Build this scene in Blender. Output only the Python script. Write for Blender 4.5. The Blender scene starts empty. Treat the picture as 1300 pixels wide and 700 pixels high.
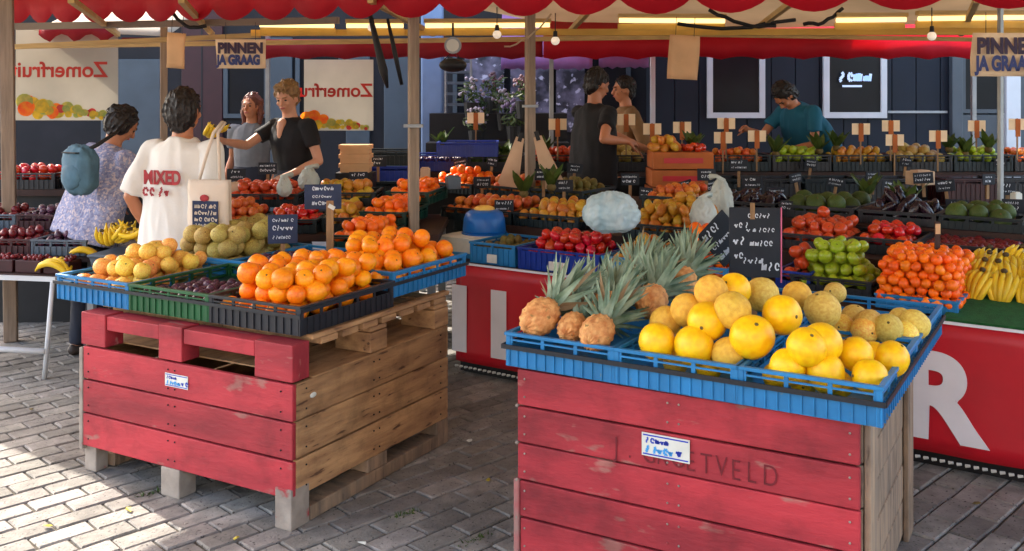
import bpy, math, random
from mathutils import Vector, Matrix, noise
from math import pi, sin, cos, radians, atan2, sqrt
random.seed(7)
SC = bpy.context.scene
COL = SC.collection

# ------------------------------------------------------------------ camera, world, sun
FPX = 1230.0; HZ = 121.0; EYE = 1.7
cd = bpy.data.cameras.new("camera"); cam = bpy.data.objects.new("camera", cd); COL.objects.link(cam)
cam.location = (0, 0, EYE); cam.rotation_euler = (radians(90), 0, 0)
cd.sensor_width = 36; cd.lens = 36*FPX/1300; cd.shift_y = -(350-HZ)/1300.0
cd.clip_end = 500; cd.clip_start = 0.05
SC.camera = cam
SUN_EL = 39.0; SUN_H = (-.75, .66)
W = bpy.data.worlds.new("World"); SC.world = W; W.use_nodes = True
nt = W.node_tree; bg = nt.nodes['Background']; sk = nt.nodes.new('ShaderNodeTexSky')
sk.sky_type = 'NISHITA'; sk.sun_disc = False; sk.sun_elevation = radians(SUN_EL)
sk.sun_rotation = atan2(SUN_H[0], SUN_H[1]); sk.air_density = 1.0; sk.dust_density = 2.5; sk.ozone_density = 0.8
tint = nt.nodes.new('ShaderNodeMix'); tint.data_type = 'RGBA'; tint.blend_type = 'MULTIPLY'; tint.inputs[0].default_value = 1
tint.inputs[7].default_value = (1.06, 1.0, .92, 1)      # even warm tint multiplied over the sky colour
nt.links.new(sk.outputs[0], tint.inputs[6]); nt.links.new(tint.outputs[2], bg.inputs[0]); bg.inputs[1].default_value = 0.15
sl = bpy.data.lights.new("sun", 'SUN'); sl.energy = 2.0; sl.angle = radians(0.5); sl.color = (1, .93, .82)
sun = bpy.data.objects.new("sun", sl); COL.objects.link(sun)
tosun = Vector((SUN_H[0]*cos(radians(SUN_EL)), SUN_H[1]*cos(radians(SUN_EL)), sin(radians(SUN_EL)))).normalized()
sun.rotation_euler = tosun.to_track_quat('Z', 'Y').to_euler(); sun.location = (-6, 8, 8)
SC.view_settings.view_transform = 'Standard'; SC.view_settings.look = 'None'
SC.view_settings.gamma = 1; SC.view_settings.exposure = 2.8; SC.view_settings.use_curve_mapping = False
SC.cycles.max_bounces = 8

# ------------------------------------------------------------------ helpers
def at(px, py, D):            # a point of the place, from where the photograph shows it and how far away it is
    return Vector(((px-650)/FPX*D, D, EYE-(py-HZ)/FPX*D))
def onz(px, py, z):
    D = FPX*(EYE-z)/(py-HZ); return Vector(((px-650)/FPX*D, D, z))
def rgb(r, g, b, k=1.0):
    f = lambda c: ((c/255.)/12.92 if c/255. <= .04045 else (((c/255.)+.055)/1.055)**2.4)*k
    return (f(r), f(g), f(b), 1)

MATS = {}
def mat(name, col, rough=.6, var=0.0, nscale=8, col2=None, bump=0.0, bscale=60, rnd=0.0, spec=.4, metal=0,
        trans=0.0, emit=None, estr=0, coat=0, stretch=None, island=0.0, speck=None, sscale=40, sth=.62, sss=0.0, hue=0.0):
    m = bpy.data.materials.new(name); m.use_nodes = True; MATS[name] = m
    n = m.node_tree.nodes; L = m.node_tree.links; b = n['Principled BSDF']
    b.inputs['Roughness'].default_value = rough; b.inputs['Metallic'].default_value = metal
    b.inputs['Specular IOR Level'].default_value = spec; b.inputs['Coat Weight'].default_value = coat
    b.inputs['Base Color'].default_value = col
    if sss: b.inputs['Subsurface Weight'].default_value = sss; b.inputs['Subsurface Scale'].default_value = .02
    tc = n.new('ShaderNodeTexCoord'); mp = n.new('ShaderNodeMapping'); L.new(tc.outputs['Object'], mp.inputs[0])
    if stretch: mp.inputs['Scale'].default_value = stretch
    oi = n.new('ShaderNodeObjectInfo')
    ad = n.new('ShaderNodeVectorMath'); ad.operation = 'ADD'
    L.new(mp.outputs[0], ad.inputs[0])
    mr = n.new('ShaderNodeMath'); mr.operation = 'MULTIPLY'; mr.inputs[1].default_value = 37.0
    L.new(oi.outputs['Random'], mr.inputs[0]); L.new(mr.outputs[0], ad.inputs[1])
    cur = None
    if var or col2:
        nz = n.new('ShaderNodeTexNoise'); nz.inputs['Scale'].default_value = nscale; nz.inputs['Detail'].default_value = 6
        L.new(ad.outputs[0], nz.inputs['Vector'])
        mx = n.new('ShaderNodeMix'); mx.data_type = 'RGBA'
        c2 = col2 or tuple(x*(1-var) for x in col[:3])+(1,)
        mx.inputs[6].default_value = col; mx.inputs[7].default_value = c2
        rp = n.new('ShaderNodeMapRange'); rp.inputs[1].default_value = .35; rp.inputs[2].default_value = .65
        L.new(nz.outputs[0], rp.inputs[0]); L.new(rp.outputs[0], mx.inputs[0]); cur = mx.outputs[2]
    if speck:
        nz2 = n.new('ShaderNodeTexNoise'); nz2.inputs['Scale'].default_value = sscale; nz2.inputs['Detail'].default_value = 4
        L.new(ad.outputs[0], nz2.inputs['Vector'])
        r2 = n.new('ShaderNodeMapRange'); r2.inputs[1].default_value = sth; r2.inputs[2].default_value = sth+.06
        L.new(nz2.outputs[0], r2.inputs[0])
        m2 = n.new('ShaderNodeMix'); m2.data_type = 'RGBA'; m2.inputs[7].default_value = speck
        if cur: L.new(cur, m2.inputs[6])
        else: m2.inputs[6].default_value = col
        L.new(r2.outputs[0], m2.inputs[0]); cur = m2.outputs[2]
    if rnd or island or hue:
        hs = n.new('ShaderNodeHueSaturation')
        if cur: L.new(cur, hs.inputs['Color'])
        else: hs.inputs['Color'].default_value = col
        src = oi.outputs['Random']
        if island:
            ge = n.new('ShaderNodeNewGeometry'); a2 = n.new('ShaderNodeMath'); a2.operation = 'ADD'
            L.new(ge.outputs['Random Per Island'], a2.inputs[0]); L.new(src, a2.inputs[1])
            a3 = n.new('ShaderNodeMath'); a3.operation = 'FRACT'; L.new(a2.outputs[0], a3.inputs[0]); src = a3.outputs[0]
        r3 = n.new('ShaderNodeMapRange'); k = max(rnd, island); r3.inputs[3].default_value = 1-k; r3.inputs[4].default_value = 1+k*.6
        L.new(src, r3.inputs[0]); L.new(r3.outputs[0], hs.inputs['Value'])
        if hue:
            mm = n.new('ShaderNodeMath'); mm.operation = 'MULTIPLY'; mm.inputs[1].default_value = 7.31; L.new(src, mm.inputs[0])
            fr = n.new('ShaderNodeMath'); fr.operation = 'FRACT'; L.new(mm.outputs[0], fr.inputs[0])
            r4 = n.new('ShaderNodeMapRange'); r4.inputs[3].default_value = .5-hue; r4.inputs[4].default_value = .5+hue
            L.new(fr.outputs[0], r4.inputs[0]); L.new(r4.outputs[0], hs.inputs['Hue'])
        cur = hs.outputs[0]
    if cur: L.new(cur, b.inputs['Base Color'])
    if bump:
        nb = n.new('ShaderNodeTexNoise'); nb.inputs['Scale'].default_value = bscale; nb.inputs['Detail'].default_value = 5
        L.new(ad.outputs[0], nb.inputs['Vector'])
        bp = n.new('ShaderNodeBump'); bp.inputs['Strength'].default_value = bump; bp.inputs['Distance'].default_value = .01
        L.new(nb.outputs[0], bp.inputs['Height']); L.new(bp.outputs[0], b.inputs['Normal'])
    if emit: b.inputs['Emission Color'].default_value = emit; b.inputs['Emission Strength'].default_value = estr
    if trans:
        out = n['Material Output']; t = n.new('ShaderNodeBsdfTranslucent')
        if cur: L.new(cur, t.inputs[0])
        else: t.inputs[0].default_value = col
        ms = n.new('ShaderNodeMixShader'); ms.inputs[0].default_value = trans
        L.new(b.outputs[0], ms.inputs[1]); L.new(t.outputs[0], ms.inputs[2]); L.new(ms.outputs[0], out.inputs[0])
    return m

class MB:
    def __init__(s): s.v = []; s.f = []
    def raw(s, vs, fs):
        o = len(s.v); s.v += [tuple(v) for v in vs]; s.f += [tuple(i+o for i in f) for f in fs]; return s
    def box(s, c, d, R=None, ch=0):
        x, y, z = d[0]/2, d[1]/2, d[2]/2; c = Vector(c)
        if ch:
            vs = []; 
            for sz in (-1, 1):
                for a, b_ in ((x-ch, y), (x, y-ch)):
                    pass
            # chamfered on the vertical edges and the top
            ring = [(-x+ch, -y), (x-ch, -y), (x, -y+ch), (x, y-ch), (x-ch, y), (-x+ch, y), (-x, y-ch), (-x, -y+ch)]
            vs = [Vector((a, b_, -z)) for a, b_ in ring]+[Vector((a, b_, z-ch)) for a, b_ in ring]
            ring2 = [(max(-x+ch, min(x-ch, a)), max(-y+ch, min(y-ch, b_))) for a, b_ in ring]
            r4 = [(-x+ch, -y+ch), (x-ch, -y+ch), (x-ch, y-ch), (-x+ch, y-ch)]
            vs += [Vector((a, b_, z)) for a, b_ in r4]
            fs = [(7, 6, 5, 4, 3, 2, 1, 0)]+[(i, (i+1) % 8, 8+(i+1) % 8, 8+i) for i in range(8)]
            fs += [(8, 9, 17, 16), (9, 10, 17), (10, 11, 18, 17), (11, 12, 18), (12, 13, 19, 18), (13, 14, 19), (14, 15, 16, 19), (15, 8, 16), (16, 17, 18, 19)]
        else:
            vs = [Vector((a*x, b_*y, e*z)) for e in (-1, 1) for a, b_ in ((-1, -1), (1, -1), (1, 1), (-1, 1))]
            fs = [(3, 2, 1, 0), (4, 5, 6, 7), (0, 1, 5, 4), (1, 2, 6, 5), (2, 3, 7, 6), (3, 0, 4, 7)]
        if R is not None: vs = [R @ v for v in vs]
        return s.raw([v+c for v in vs], fs)
    def span(s, x0, x1, y0, y1, z0, z1): return s.box(((x0+x1)/2, (y0+y1)/2, (z0+z1)/2), (x1-x0, y1-y0, z1-z0))
    def cone(s, p0, p1, r0, r1=None, n=10, caps=True):
        p0 = Vector(p0); p1 = Vector(p1); r1 = r0 if r1 is None else r1
        d = (p1-p0); 
        if d.length < 1e-7: return s
        q = d.to_track_quat('Z', 'Y'); vs = []
        for p, r in ((p0, r0), (p1, r1)):
            for i in range(n):
                a = 2*pi*i/n; vs.append(p+q @ Vector((cos(a)*r, sin(a)*r, 0)))
        fs = [(i, (i+1) % n, n+(i+1) % n, n+i) for i in range(n)]
        if caps: fs += [tuple(range(n-1, -1, -1)), tuple(range(n, 2*n))]
        return s.raw(vs, fs)
    def ball(s, c, r, n=12, m=8, R=None, fn=None):
        c = Vector(c); r = Vector(r) if hasattr(r, '__len__') else Vector((r, r, r)); vs = [(0, 0, -1)]
        for j in range(1, m):
            t = pi*j/m-pi/2
            for i in range(n): a = 2*pi*i/n; vs.append((cos(a)*cos(t), sin(a)*cos(t), sin(t)))
        vs.append((0, 0, 1)); out = []
        for v in vs:
            v = Vector(v)
            k = fn(v) if fn else 1.0
            w = Vector((v.x*r.x, v.y*r.y, v.z*r.z))*k
            if R is not None: w = R @ w
            out.append(w+c)
        fs = [(0, 1+(i+1) % n, 1+i) for i in range(n)]
        for j in range(m-2):
            o = 1+j*n; fs += [(o+i, o+(i+1) % n, o+n+(i+1) % n, o+n+i) for i in range(n)]
        o = 1+(m-2)*n; T = len(vs)-1; fs += [(o+i, o+(i+1) % n, T) for i in range(n)]
        return s.raw(out, fs)
    def limb(s, pts, rs, n=10):
        for i in range(len(pts)-1): s.cone(pts[i], pts[i+1], rs[i], rs[i+1], n)
        for p, r in zip(pts, rs): s.ball(p, r, n, 6)
        return s
    def tube(s, pts, rs, n=8):
        pts = [Vector(p) for p in pts]
        if not hasattr(rs, '__len__'): rs = [rs]*len(pts)
        vs = []; up = None
        for k, p in enumerate(pts):
            d = (pts[min(k+1, len(pts)-1)]-pts[max(k-1, 0)]).normalized()
            if up is None: up = d.orthogonal().normalized()
            up = (up-d*up.dot(d)).normalized(); sd = d.cross(up)
            for i in range(n): a = 2*pi*i/n; vs.append(p+(up*cos(a)+sd*sin(a))*rs[k])
        fs = []
        for k in range(len(pts)-1): fs += [(k*n+i, k*n+(i+1) % n, (k+1)*n+(i+1) % n, (k+1)*n+i) for i in range(n)]
        fs += [tuple(range(n-1, -1, -1)), tuple(range((len(pts)-1)*n, len(pts)*n))]
        return s.raw(vs, fs)
    def loft(s, rings):      # closed loft of equal-length rings of points
        n = len(rings[0]); vs = [p for r in rings for p in r]; fs = []
        for k in range(len(rings)-1): fs += [(k*n+i, k*n+(i+1) % n, (k+1)*n+(i+1) % n, (k+1)*n+i) for i in range(n)]
        fs += [tuple(range(n-1, -1, -1)), tuple(range((len(rings)-1)*n, len(rings)*n))]
        return s.raw(vs, fs)
    def quad(s, a, b, c, d): return s.raw([a, b, c, d], [(0, 1, 2, 3)])
    def mesh(s, name, m, smooth=False):
        me = bpy.data.meshes.new(name); me.from_pydata(s.v, [], s.f); me.update()
        if m: me.materials.append(m)
        if smooth: me.polygons.foreach_set('use_smooth', [True]*len(me.polygons))
        return me
    def obj(s, name, m, parent=None, smooth=False, bevel=0, solid=0):
        return link(name, s.mesh(name, m, smooth), parent, bevel=bevel, solid=solid)

def link(name, data, parent=None, loc=None, rz=None, bevel=0, solid=0):
    o = bpy.data.objects.new(name, data); COL.objects.link(o)
    if parent: o.parent = parent
    if loc is not None: o.location = loc
    if rz is not None: o.rotation_euler = (0, 0, rz)
    if bevel:
        b = o.modifiers.new('bevel', 'BEVEL'); b.width = bevel; b.segments = 2; b.limit_method = 'ANGLE'
    if solid:
        b = o.modifiers.new('solid', 'SOLIDIFY'); b.thickness = solid; b.offset = 0
    return o
def tag(o, label, cat, group=None, kind=None):
    if label: o['label'] = label
    if cat: o['category'] = cat
    if group: o['group'] = group
    if kind: o['kind'] = kind
    return o
def thing(name, label, cat, loc=(0, 0, 0), rz=0, group=None):
    return tag(link(name, None, None, loc, rz), label, cat, group)
def copytree(o, parent=None, loc=None, rot=None, label=None, group=None):
    c = o.copy(); COL.objects.link(c)
    if parent: c.parent = parent
    if loc is not None: c.location = loc
    if rot is not None: c.rotation_euler = rot
    if label: c['label'] = label
    if group: c['group'] = group
    for ch in list(o.children): copytree(ch, c)
    return c
class Frame:
    def __init__(s, ox, oy, ux, uy):
        l = sqrt(ux*ux+uy*uy); s.o = Vector((ox, oy, 0)); s.u = Vector((ux/l, uy/l, 0)); s.v = Vector((-uy/l, ux/l, 0)); s.rz = atan2(uy, ux)
    def w(s, u, v, z=0): p = s.o+s.u*u+s.v*v; p.z = z; return p
    def fpx(s, px, v):        # the u at which a line of depth v is seen at px
        k = (px-650)/FPX; a = s.o+s.v*v
        return (k*a.y-a.x)/(s.u.x-k*s.u.y)
def text(s, size, m, parent, loc, rot, name='lettering', off=0.0, sx=1, ext=.0015, align='LEFT', shear=0):
    c = bpy.data.curves.new('t', 'FONT'); c.body = s; c.size = size; c.offset = off; c.extrude = ext; c.align_x = align; c.shear = shear
    o = bpy.data.objects.new('t', c); COL.objects.link(o); bpy.context.view_layer.update()
    dg = bpy.context.evaluated_depsgraph_get(); me = bpy.data.meshes.new_from_object(o.evaluated_get(dg))
    bpy.data.objects.remove(o); me.name = name; me.materials.clear(); me.materials.append(m)
    r = link(name, me, parent); r.location = loc; r.rotation_euler = rot; r.scale = (sx, 1, 1); return r
def scribble(mb, x0, x1, z, h, y=-.003, seed=0, th=.12):       # handwriting-like flat strokes in the x-z plane
    rd = random.Random(seed); x = x0
    while x < x1:
        w = h*rd.uniform(.5, 1.0); k = rd.choice((0, 1, 2, 3))
        pts = []
        n = 7
        for i in range(n+1):
            t = i/n
            if k == 0: pts.append((x+w*.5+cos(t*5.6)*w*.35, z+h*.5+sin(t*5.6)*h*.42))
            elif k == 1: pts.append((x+w*t*.8, z+(h*.9 if i % 2 else h*.1)*rd.uniform(.6, 1)))
            elif k == 2: pts.append((x+w*.4+sin(t*6)*w*.2, z+h*(1-t)))
            else: pts.append((x+w*t*.8, z+h*(.35+.3*sin(t*9))))
        for a, b in zip(pts, pts[1:]):
            d = Vector((b[0]-a[0], 0, b[1]-a[1])); l = d.length
            if l < 1e-5: continue
            nn = Vector((-d.z, 0, d.x))/l*h*th*.5
            mb.quad(*[(p.x, y, p.z) for p in (Vector((a[0], 0, a[1]))-nn, Vector((b[0], 0, b[1]))-nn, Vector((b[0], 0, b[1]))+nn, Vector((a[0], 0, a[1]))+nn)])
        x += w*1.0+(h*.5 if rd.random() < .15 else h*.08)
    return mb

# ------------------------------------------------------------------ materials
M = MATS
mat('paver', rgb(172, 165, 157, .66), .85, col2=rgb(148, 142, 135, .64), nscale=14, bump=.5, bscale=90, island=.30, hue=.012, speck=rgb(90, 84, 80, .6), sscale=70, sth=.62)
mat('paving_far', rgb(160, 150, 142, .6), .85, col2=rgb(130, 122, 118, .6), nscale=4, bump=.4, bscale=30)
mat('pale_brick', rgb(222, 212, 200, .8), .85, var=.2, nscale=4, bump=.3, bscale=20)
def soil(m, scale, lo, hi, dark=.68):        # broad uneven dirt laid over the whole surface, in world coordinates
    n = m.node_tree.nodes; L = m.node_tree.links; b = n['Principled BSDF']; src = b.inputs['Base Color'].links[0].from_socket
    ge = n.new('ShaderNodeNewGeometry'); nz = n.new('ShaderNodeTexNoise'); nz.inputs['Scale'].default_value = scale; nz.inputs['Detail'].default_value = 9; nz.inputs['Roughness'].default_value = .65
    L.new(ge.outputs['Position'], nz.inputs['Vector']); rp = n.new('ShaderNodeMapRange'); rp.inputs[1].default_value = lo; rp.inputs[2].default_value = hi; rp.inputs[3].default_value = dark; rp.inputs[4].default_value = 1.05
    L.new(nz.outputs[0], rp.inputs[0]); mx = n.new('ShaderNodeMix'); mx.data_type = 'RGBA'; mx.blend_type = 'MULTIPLY'; mx.inputs[0].default_value = 1
    L.new(src, mx.inputs[6]); L.new(rp.outputs[0], mx.inputs[7]); L.new(mx.outputs[2], b.inputs['Base Color'])
soil(M['paver'], 2.2, .36, .56)
mat('joint', rgb(104, 94, 80, .6), .95, var=.5, nscale=30, bump=.6, bscale=120)
mat('red_plank', rgb(186, 52, 62, .82), .7, col2=rgb(150, 40, 50, .8), nscale=1.7, stretch=(1.3, 6, 4), bump=.3, bscale=14, rnd=.13, speck=rgb(170, 104, 96, .8), sscale=4, sth=.64)
mat('tan_plank', rgb(196, 152, 106, .85), .75, col2=rgb(152, 112, 78, .85), nscale=3, stretch=(6, 1.2, 9), bump=.45, bscale=12, rnd=.16, speck=rgb(92, 62, 42), sscale=6, sth=.64)
mat('grey_plank', rgb(168, 140, 114, .8), .8, col2=rgb(128, 110, 94, .8), nscale=3, stretch=(4, 9, 1.0), bump=.5, bscale=10, rnd=.16, speck=rgb(80, 66, 55), sscale=6, sth=.64)
mat('worn_post', rgb(168, 156, 144, .8), .8, col2=rgb(138, 126, 116, .8), nscale=9, bump=.4, bscale=40, speck=rgb(150, 50, 55), sscale=9, sth=.6)
mat('pink_post', rgb(176, 96, 96, .8), .8, col2=rgb(150, 130, 120, .8), nscale=9, bump=.4, bscale=40)
soil(M['red_plank'], 5, .34, .5, .74); soil(M['tan_plank'], 6, .34, .5, .72); soil(M['grey_plank'], 6, .34, .5, .75)
mat('dark_red_ink', rgb(112, 24, 34), .7, var=.3, nscale=30)
mat('crate_blue', rgb(36, 134, 198, .8), .45, var=.25, nscale=10, rnd=.1, bump=.1, bscale=30, speck=rgb(120, 150, 165, .6), sscale=25, sth=.68)
mat('crate_deepblue', rgb(20, 60, 170, .7), .4, var=.25, nscale=10, rnd=.1)
mat('crate_green', rgb(36, 110, 62, .6), .5, var=.3, nscale=12)
mat('crate_black', rgb(44, 46, 54, .7), .45, var=.3, nscale=12, rnd=.1)
mat('crate_teal', rgb(28, 54, 64, .4), .5, var=.3, nscale=10, rnd=.3)
mat('crate_grey', rgb(92, 104, 118, .8), .45, var=.2, nscale=8)
mat('strap', rgb(24, 28, 36), .5)
mat('liner', rgb(20, 76, 66, .6), .35, var=.3, nscale=20)
mat('paper_white', rgb(225, 225, 215, .85), .8, var=.12, nscale=12)
mat('cream_card', rgb(250, 222, 184, .98), .75, var=.08, nscale=6, trans=.12)
mat('brown_card', rgb(236, 190, 142, .95), .8, var=.15, nscale=6, rnd=.1, bump=.2, bscale=20, trans=.2)
mat('orange_card', rgb(205, 110, 50, .75), .8, var=.3, nscale=5)
mat('wood', rgb(170, 130, 90, .8), .7, var=.3, nscale=6, stretch=(8, 8, 1), bump=.2, bscale=20, rnd=.12)
mat('pole_wood', rgb(172, 148, 126, .7), .6, var=.3, nscale=4, stretch=(12, 12, 1), bump=.2, bscale=15)
mat('beam', rgb(205, 172, 112, .9), .6, var=.25, nscale=4, stretch=(1, 12, 12))
mat('dark_wood', rgb(70, 42, 34, .7), .7, var=.3, nscale=5)
mat('white_paint', rgb(215, 218, 222, .85), .5, var=.08, nscale=4)
mat('grey_metal', rgb(160, 165, 170, .8), .4, var=.15, nscale=10, metal=.3)
mat('black', rgb(22, 22, 26), .6, var=.3, nscale=12)
mat('chalkboard', rgb(34, 40, 52, .8), .7, var=.35, nscale=8)
mat('chalkboard_blue', rgb(44, 58, 92, .8), .65, var=.35, nscale=12)
mat('chalk', rgb(225, 230, 240, .85), .9)
mat('pink', rgb(225, 110, 150, .8), .5)
mat('banner_red', rgb(206, 22, 42, .9), .42, var=.25, nscale=2.5, bump=.5, bscale=3, spec=.5)
mat('banner_white', rgb(235, 232, 240, .95), .5, var=.08, nscale=6)
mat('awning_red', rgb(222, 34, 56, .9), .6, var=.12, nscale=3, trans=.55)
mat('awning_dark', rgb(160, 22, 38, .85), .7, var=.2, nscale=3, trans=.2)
mat('awning_lilac', rgb(190, 140, 205, .85), .7, var=.15, nscale=6, trans=.4)
mat('tarp', rgb(215, 196, 170, .85), .7, var=.15, nscale=2, trans=.4)
mat('tarp_thin', rgb(225, 205, 175, .85), .7, var=.12, nscale=2, trans=.35)  # cloth of the unseen flap, passing light to brighten the fruit
mat('tarp_dark', rgb(150, 135, 120, .8), .7, var=.2, nscale=2)
mat('poster', rgb(226, 220, 208, .72), .6, var=.16, nscale=2, trans=.5)
mat('poster_red', rgb(215, 70, 60), .6, var=.2, nscale=10, trans=.5)
mat('poster_orange', rgb(250, 150, 30), .6, var=.3, nscale=14, trans=.55, hue=.0, col2=rgb(250, 90, 30))
mat('poster_yellow', rgb(240, 200, 50), .6, nscale=16, trans=.55, col2=rgb(190, 170, 60))
mat('poster_green', rgb(150, 165, 80), .6, nscale=16, trans=.5, col2=rgb(210, 190, 90))
mat('ink', rgb(58, 44, 66), .7)
mat('ink_blue', rgb(50, 60, 110), .7)
mat('sticker_blue', rgb(40, 60, 170), .5)
mat('sticker_cyan', rgb(60, 150, 215), .5)
mat('lamp_tube', rgb(255, 225, 130), .5, emit=(1, .70, .28, 1), estr=.3)
mat('gold_board', rgb(236, 196, 96, .95), .45, var=.2, nscale=3, trans=.35)
mat('bulb', rgb(250, 240, 220), .3, emit=(1, .85, .7, 1), estr=.06)
mat('green_mat', rgb(30, 104, 48, .9), .95, var=.3, nscale=40, bump=1, bscale=300)
# fruit
mat('orange', rgb(255, 158, 14, .98), .38, col2=rgb(252, 132, 8, .95), nscale=5, bump=.12, bscale=260, rnd=.12, hue=.012, sss=.08)
mat('clementine', rgb(255, 126, 14, .95), .4, col2=rgb(248, 100, 8, .95), nscale=9, bump=.1, bscale=260, rnd=.14, hue=.01)
mat('peach', rgb(246, 204, 96, .95), .5, col2=rgb(240, 150, 60, .9), nscale=7, rnd=.12, hue=.03)
mat('pear', rgb(196, 176, 84, .8), .5, col2=rgb(172, 120, 58, .8), nscale=9, rnd=.14, speck=rgb(110, 76, 40), sscale=50, sth=.62, hue=.015, bump=.1, bscale=60)
mat('galia', rgb(236, 204, 98, .95), .5, col2=rgb(222, 172, 66, .9), nscale=6, rnd=.14, bump=.4, bscale=110, speck=rgb(226, 200, 130), sscale=60, sth=.6, hue=.01)
mat('galia_dull', rgb(206, 188, 96, .85), .55, col2=rgb(176, 140, 66, .8), nscale=7, rnd=.15, bump=.4, bscale=110, speck=rgb(206, 190, 130), sscale=60, sth=.58, hue=.015)
mat('melon_yellow', rgb(255, 206, 12, .98), .38, col2=rgb(250, 184, 10, .96), nscale=3, rnd=.07, bump=.15, bscale=60, sss=.06)
mat('melon_net', rgb(246, 198, 66, .98), .5, col2=rgb(234, 172, 46, .92), nscale=4, bump=.4, bscale=90, speck=rgb(232, 200, 110), sscale=50, sth=.58, rnd=.1, hue=.008)
mat('apple_green', rgb(178, 196, 48, .85), .3, col2=rgb(150, 176, 30, .8), nscale=8, rnd=.12, coat=.2, hue=.01)
mat('apple_red', rgb(206, 44, 30, .85), .3, col2=rgb(214, 96, 36, .8), nscale=9, rnd=.15, coat=.2)
mat('tomato', rgb(214, 44, 26, .9), .25, var=.2, rnd=.12, coat=.3, hue=.012)
mat('nectarine', rgb(226, 140, 44, .85), .45, col2=rgb(196, 60, 38, .85), nscale=9, rnd=.15, hue=.02)
mat('mango', rgb(214, 172, 50, .85), .4, col2=rgb(200, 110, 40, .8), nscale=10, rnd=.15, hue=.03)
mat('kiwi', rgb(128, 112, 52, .7), .8, var=.3, rnd=.2, hue=.02)
mat('banana', rgb(246, 204, 40, .92), .45, col2=rgb(222, 184, 40, .9), nscale=10, rnd=.1, speck=rgb(120, 84, 30), sscale=25, sth=.68)
mat('banana_tip', rgb(70, 56, 30), .7)
mat('stem', rgb(96, 80, 40), .8)
mat('plum', rgb(96, 36, 70, .6), .4, col2=rgb(52, 24, 50, .6), nscale=12, rnd=.3, speck=rgb(205, 150, 175), sscale=18, sth=.6)
mat('berry', rgb(140, 28, 36, .8), .35, col2=rgb(88, 16, 30, .7), nscale=30, rnd=.2)
mat('aubergine', rgb(50, 28, 44, .6), .25, var=.3, rnd=.2)
mat('leafveg', rgb(70, 100, 40, .5), .6, col2=rgb(110, 130, 50, .5), nscale=12, rnd=.2, trans=.15)
mat('blueveg', rgb(64, 80, 116, .7), .6, col2=rgb(150, 160, 190, .7), nscale=40, rnd=.1)
mat('pine_skin', rgb(240, 180, 112, .95), .7, col2=rgb(208, 132, 74, .88), nscale=34, rnd=.1, bump=.6, bscale=70, speck=rgb(150, 118, 66), sscale=30, sth=.64)
mat('pine_leaf', rgb(160, 178, 150, .8), .5, col2=rgb(92, 122, 92, .7), nscale=14, rnd=.2, trans=.1, hue=.02)
mat('pine_leaf_dry', rgb(170, 140, 100, .6), .7, var=.2)
mat('bag_paleblue', rgb(186, 216, 228, .95), .3, col2=rgb(220, 234, 238), nscale=5, trans=.4, bump=.5, bscale=22, stretch=(3, 3, .6), coat=.4)
mat('bag_white', rgb(215, 222, 215, .8), .4, var=.1, nscale=6, trans=.25, bump=.6, bscale=14)
mat('paper_bag', rgb(222, 184, 150, .8), .75, var=.2, nscale=5, bump=.5, bscale=8)
mat('bowl_blue', rgb(18, 110, 200, .75), .35, var=.1)
mat('navy_wall', rgb(16, 28, 46, .7), .7, var=.25, nscale=3)
mat('dark_wall', rgb(42, 38, 42, .7), .8, var=.3, nscale=3)
mat('brick_wall', rgb(110, 74, 62, .7), .85, var=.3, nscale=6, bump=.4, bscale=30)
mat('maroon', rgb(66, 24, 30, .8), .5, var=.2)
mat('glass_dark', rgb(16, 20, 28), .3, var=.4, nscale=3, spec=.15)
mat('lilac_glass', rgb(150, 140, 166, .7), .4, col2=rgb(54, 54, 66, .6), nscale=5, speck=rgb(214, 206, 226, .8), sscale=11, sth=.6)
mat('grey_panel', rgb(92, 102, 112, .55), .5, var=.2, nscale=3)
mat('column_blue', rgb(128, 152, 190, .8), .5, var=.1)
mat('neon', rgb(200, 220, 250), .5, emit=(.6, .75, 1, 1), estr=.05)
mat('flower_white', rgb(205, 195, 215, .6), .7, rnd=.2); mat('flower_purple', rgb(150, 134, 180, .6), .7, rnd=.2)
mat('flower_pink', rgb(176, 140, 156, .5), .7, rnd=.2); mat('foliage', rgb(80, 104, 50, .5), .7, rnd=.3, trans=.2, island=.3, hue=.03)
mat('skin', rgb(214, 156, 126, .8), .5, var=.12, nscale=6, sss=.1); mat('skin_tan', rgb(196, 128, 92, .8), .5, var=.12, nscale=6, sss=.1)
mat('hair_black', rgb(26, 18, 18), .5, var=.4, nscale=30, bump=.6, bscale=60); mat('hair_blond', rgb(160, 124, 78, .8), .5, col2=rgb(104, 76, 46), nscale=30, bump=.6, bscale=60)
mat('hair_red', rgb(110, 56, 40), .5, var=.4, nscale=30, bump=.5, bscale=60)
mat('shirt_white', rgb(232, 228, 222, .88), .85, var=.08, nscale=4, bump=.7, bscale=9); mat('shirt_black', rgb(24, 22, 26, .9), .85, var=.3, nscale=8, bump=.6, bscale=12)
mat('shirt_teal', rgb(24, 104, 134, .75), .85, var=.25, nscale=4, bump=.6, bscale=10); mat('shirt_tan', rgb(150, 110, 70, .7), .85, var=.3, nscale=8, bump=.5, bscale=10)
mat('shirt_grey', rgb(150, 152, 160, .5), .85, var=.2, nscale=8); mat('blouse', rgb(158, 162, 192, .85), .85, col2=rgb(120, 122, 160, .8), nscale=60, speck=rgb(206, 190, 196, .8), sscale=55, sth=.53, bump=.6, bscale=9)
mat('trousers', rgb(40, 44, 58), .85, var=.3, nscale=6); mat('trousers_tan', rgb(120, 100, 80), .85, var=.3, nscale=6)
mat('bag_denim', rgb(84, 122, 144, .8), .75, var=.35, nscale=10, bump=.6, bscale=16); mat('tote', rgb(226, 208, 190, .85), .85, var=.08, nscale=6, bump=.4, bscale=14)
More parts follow.
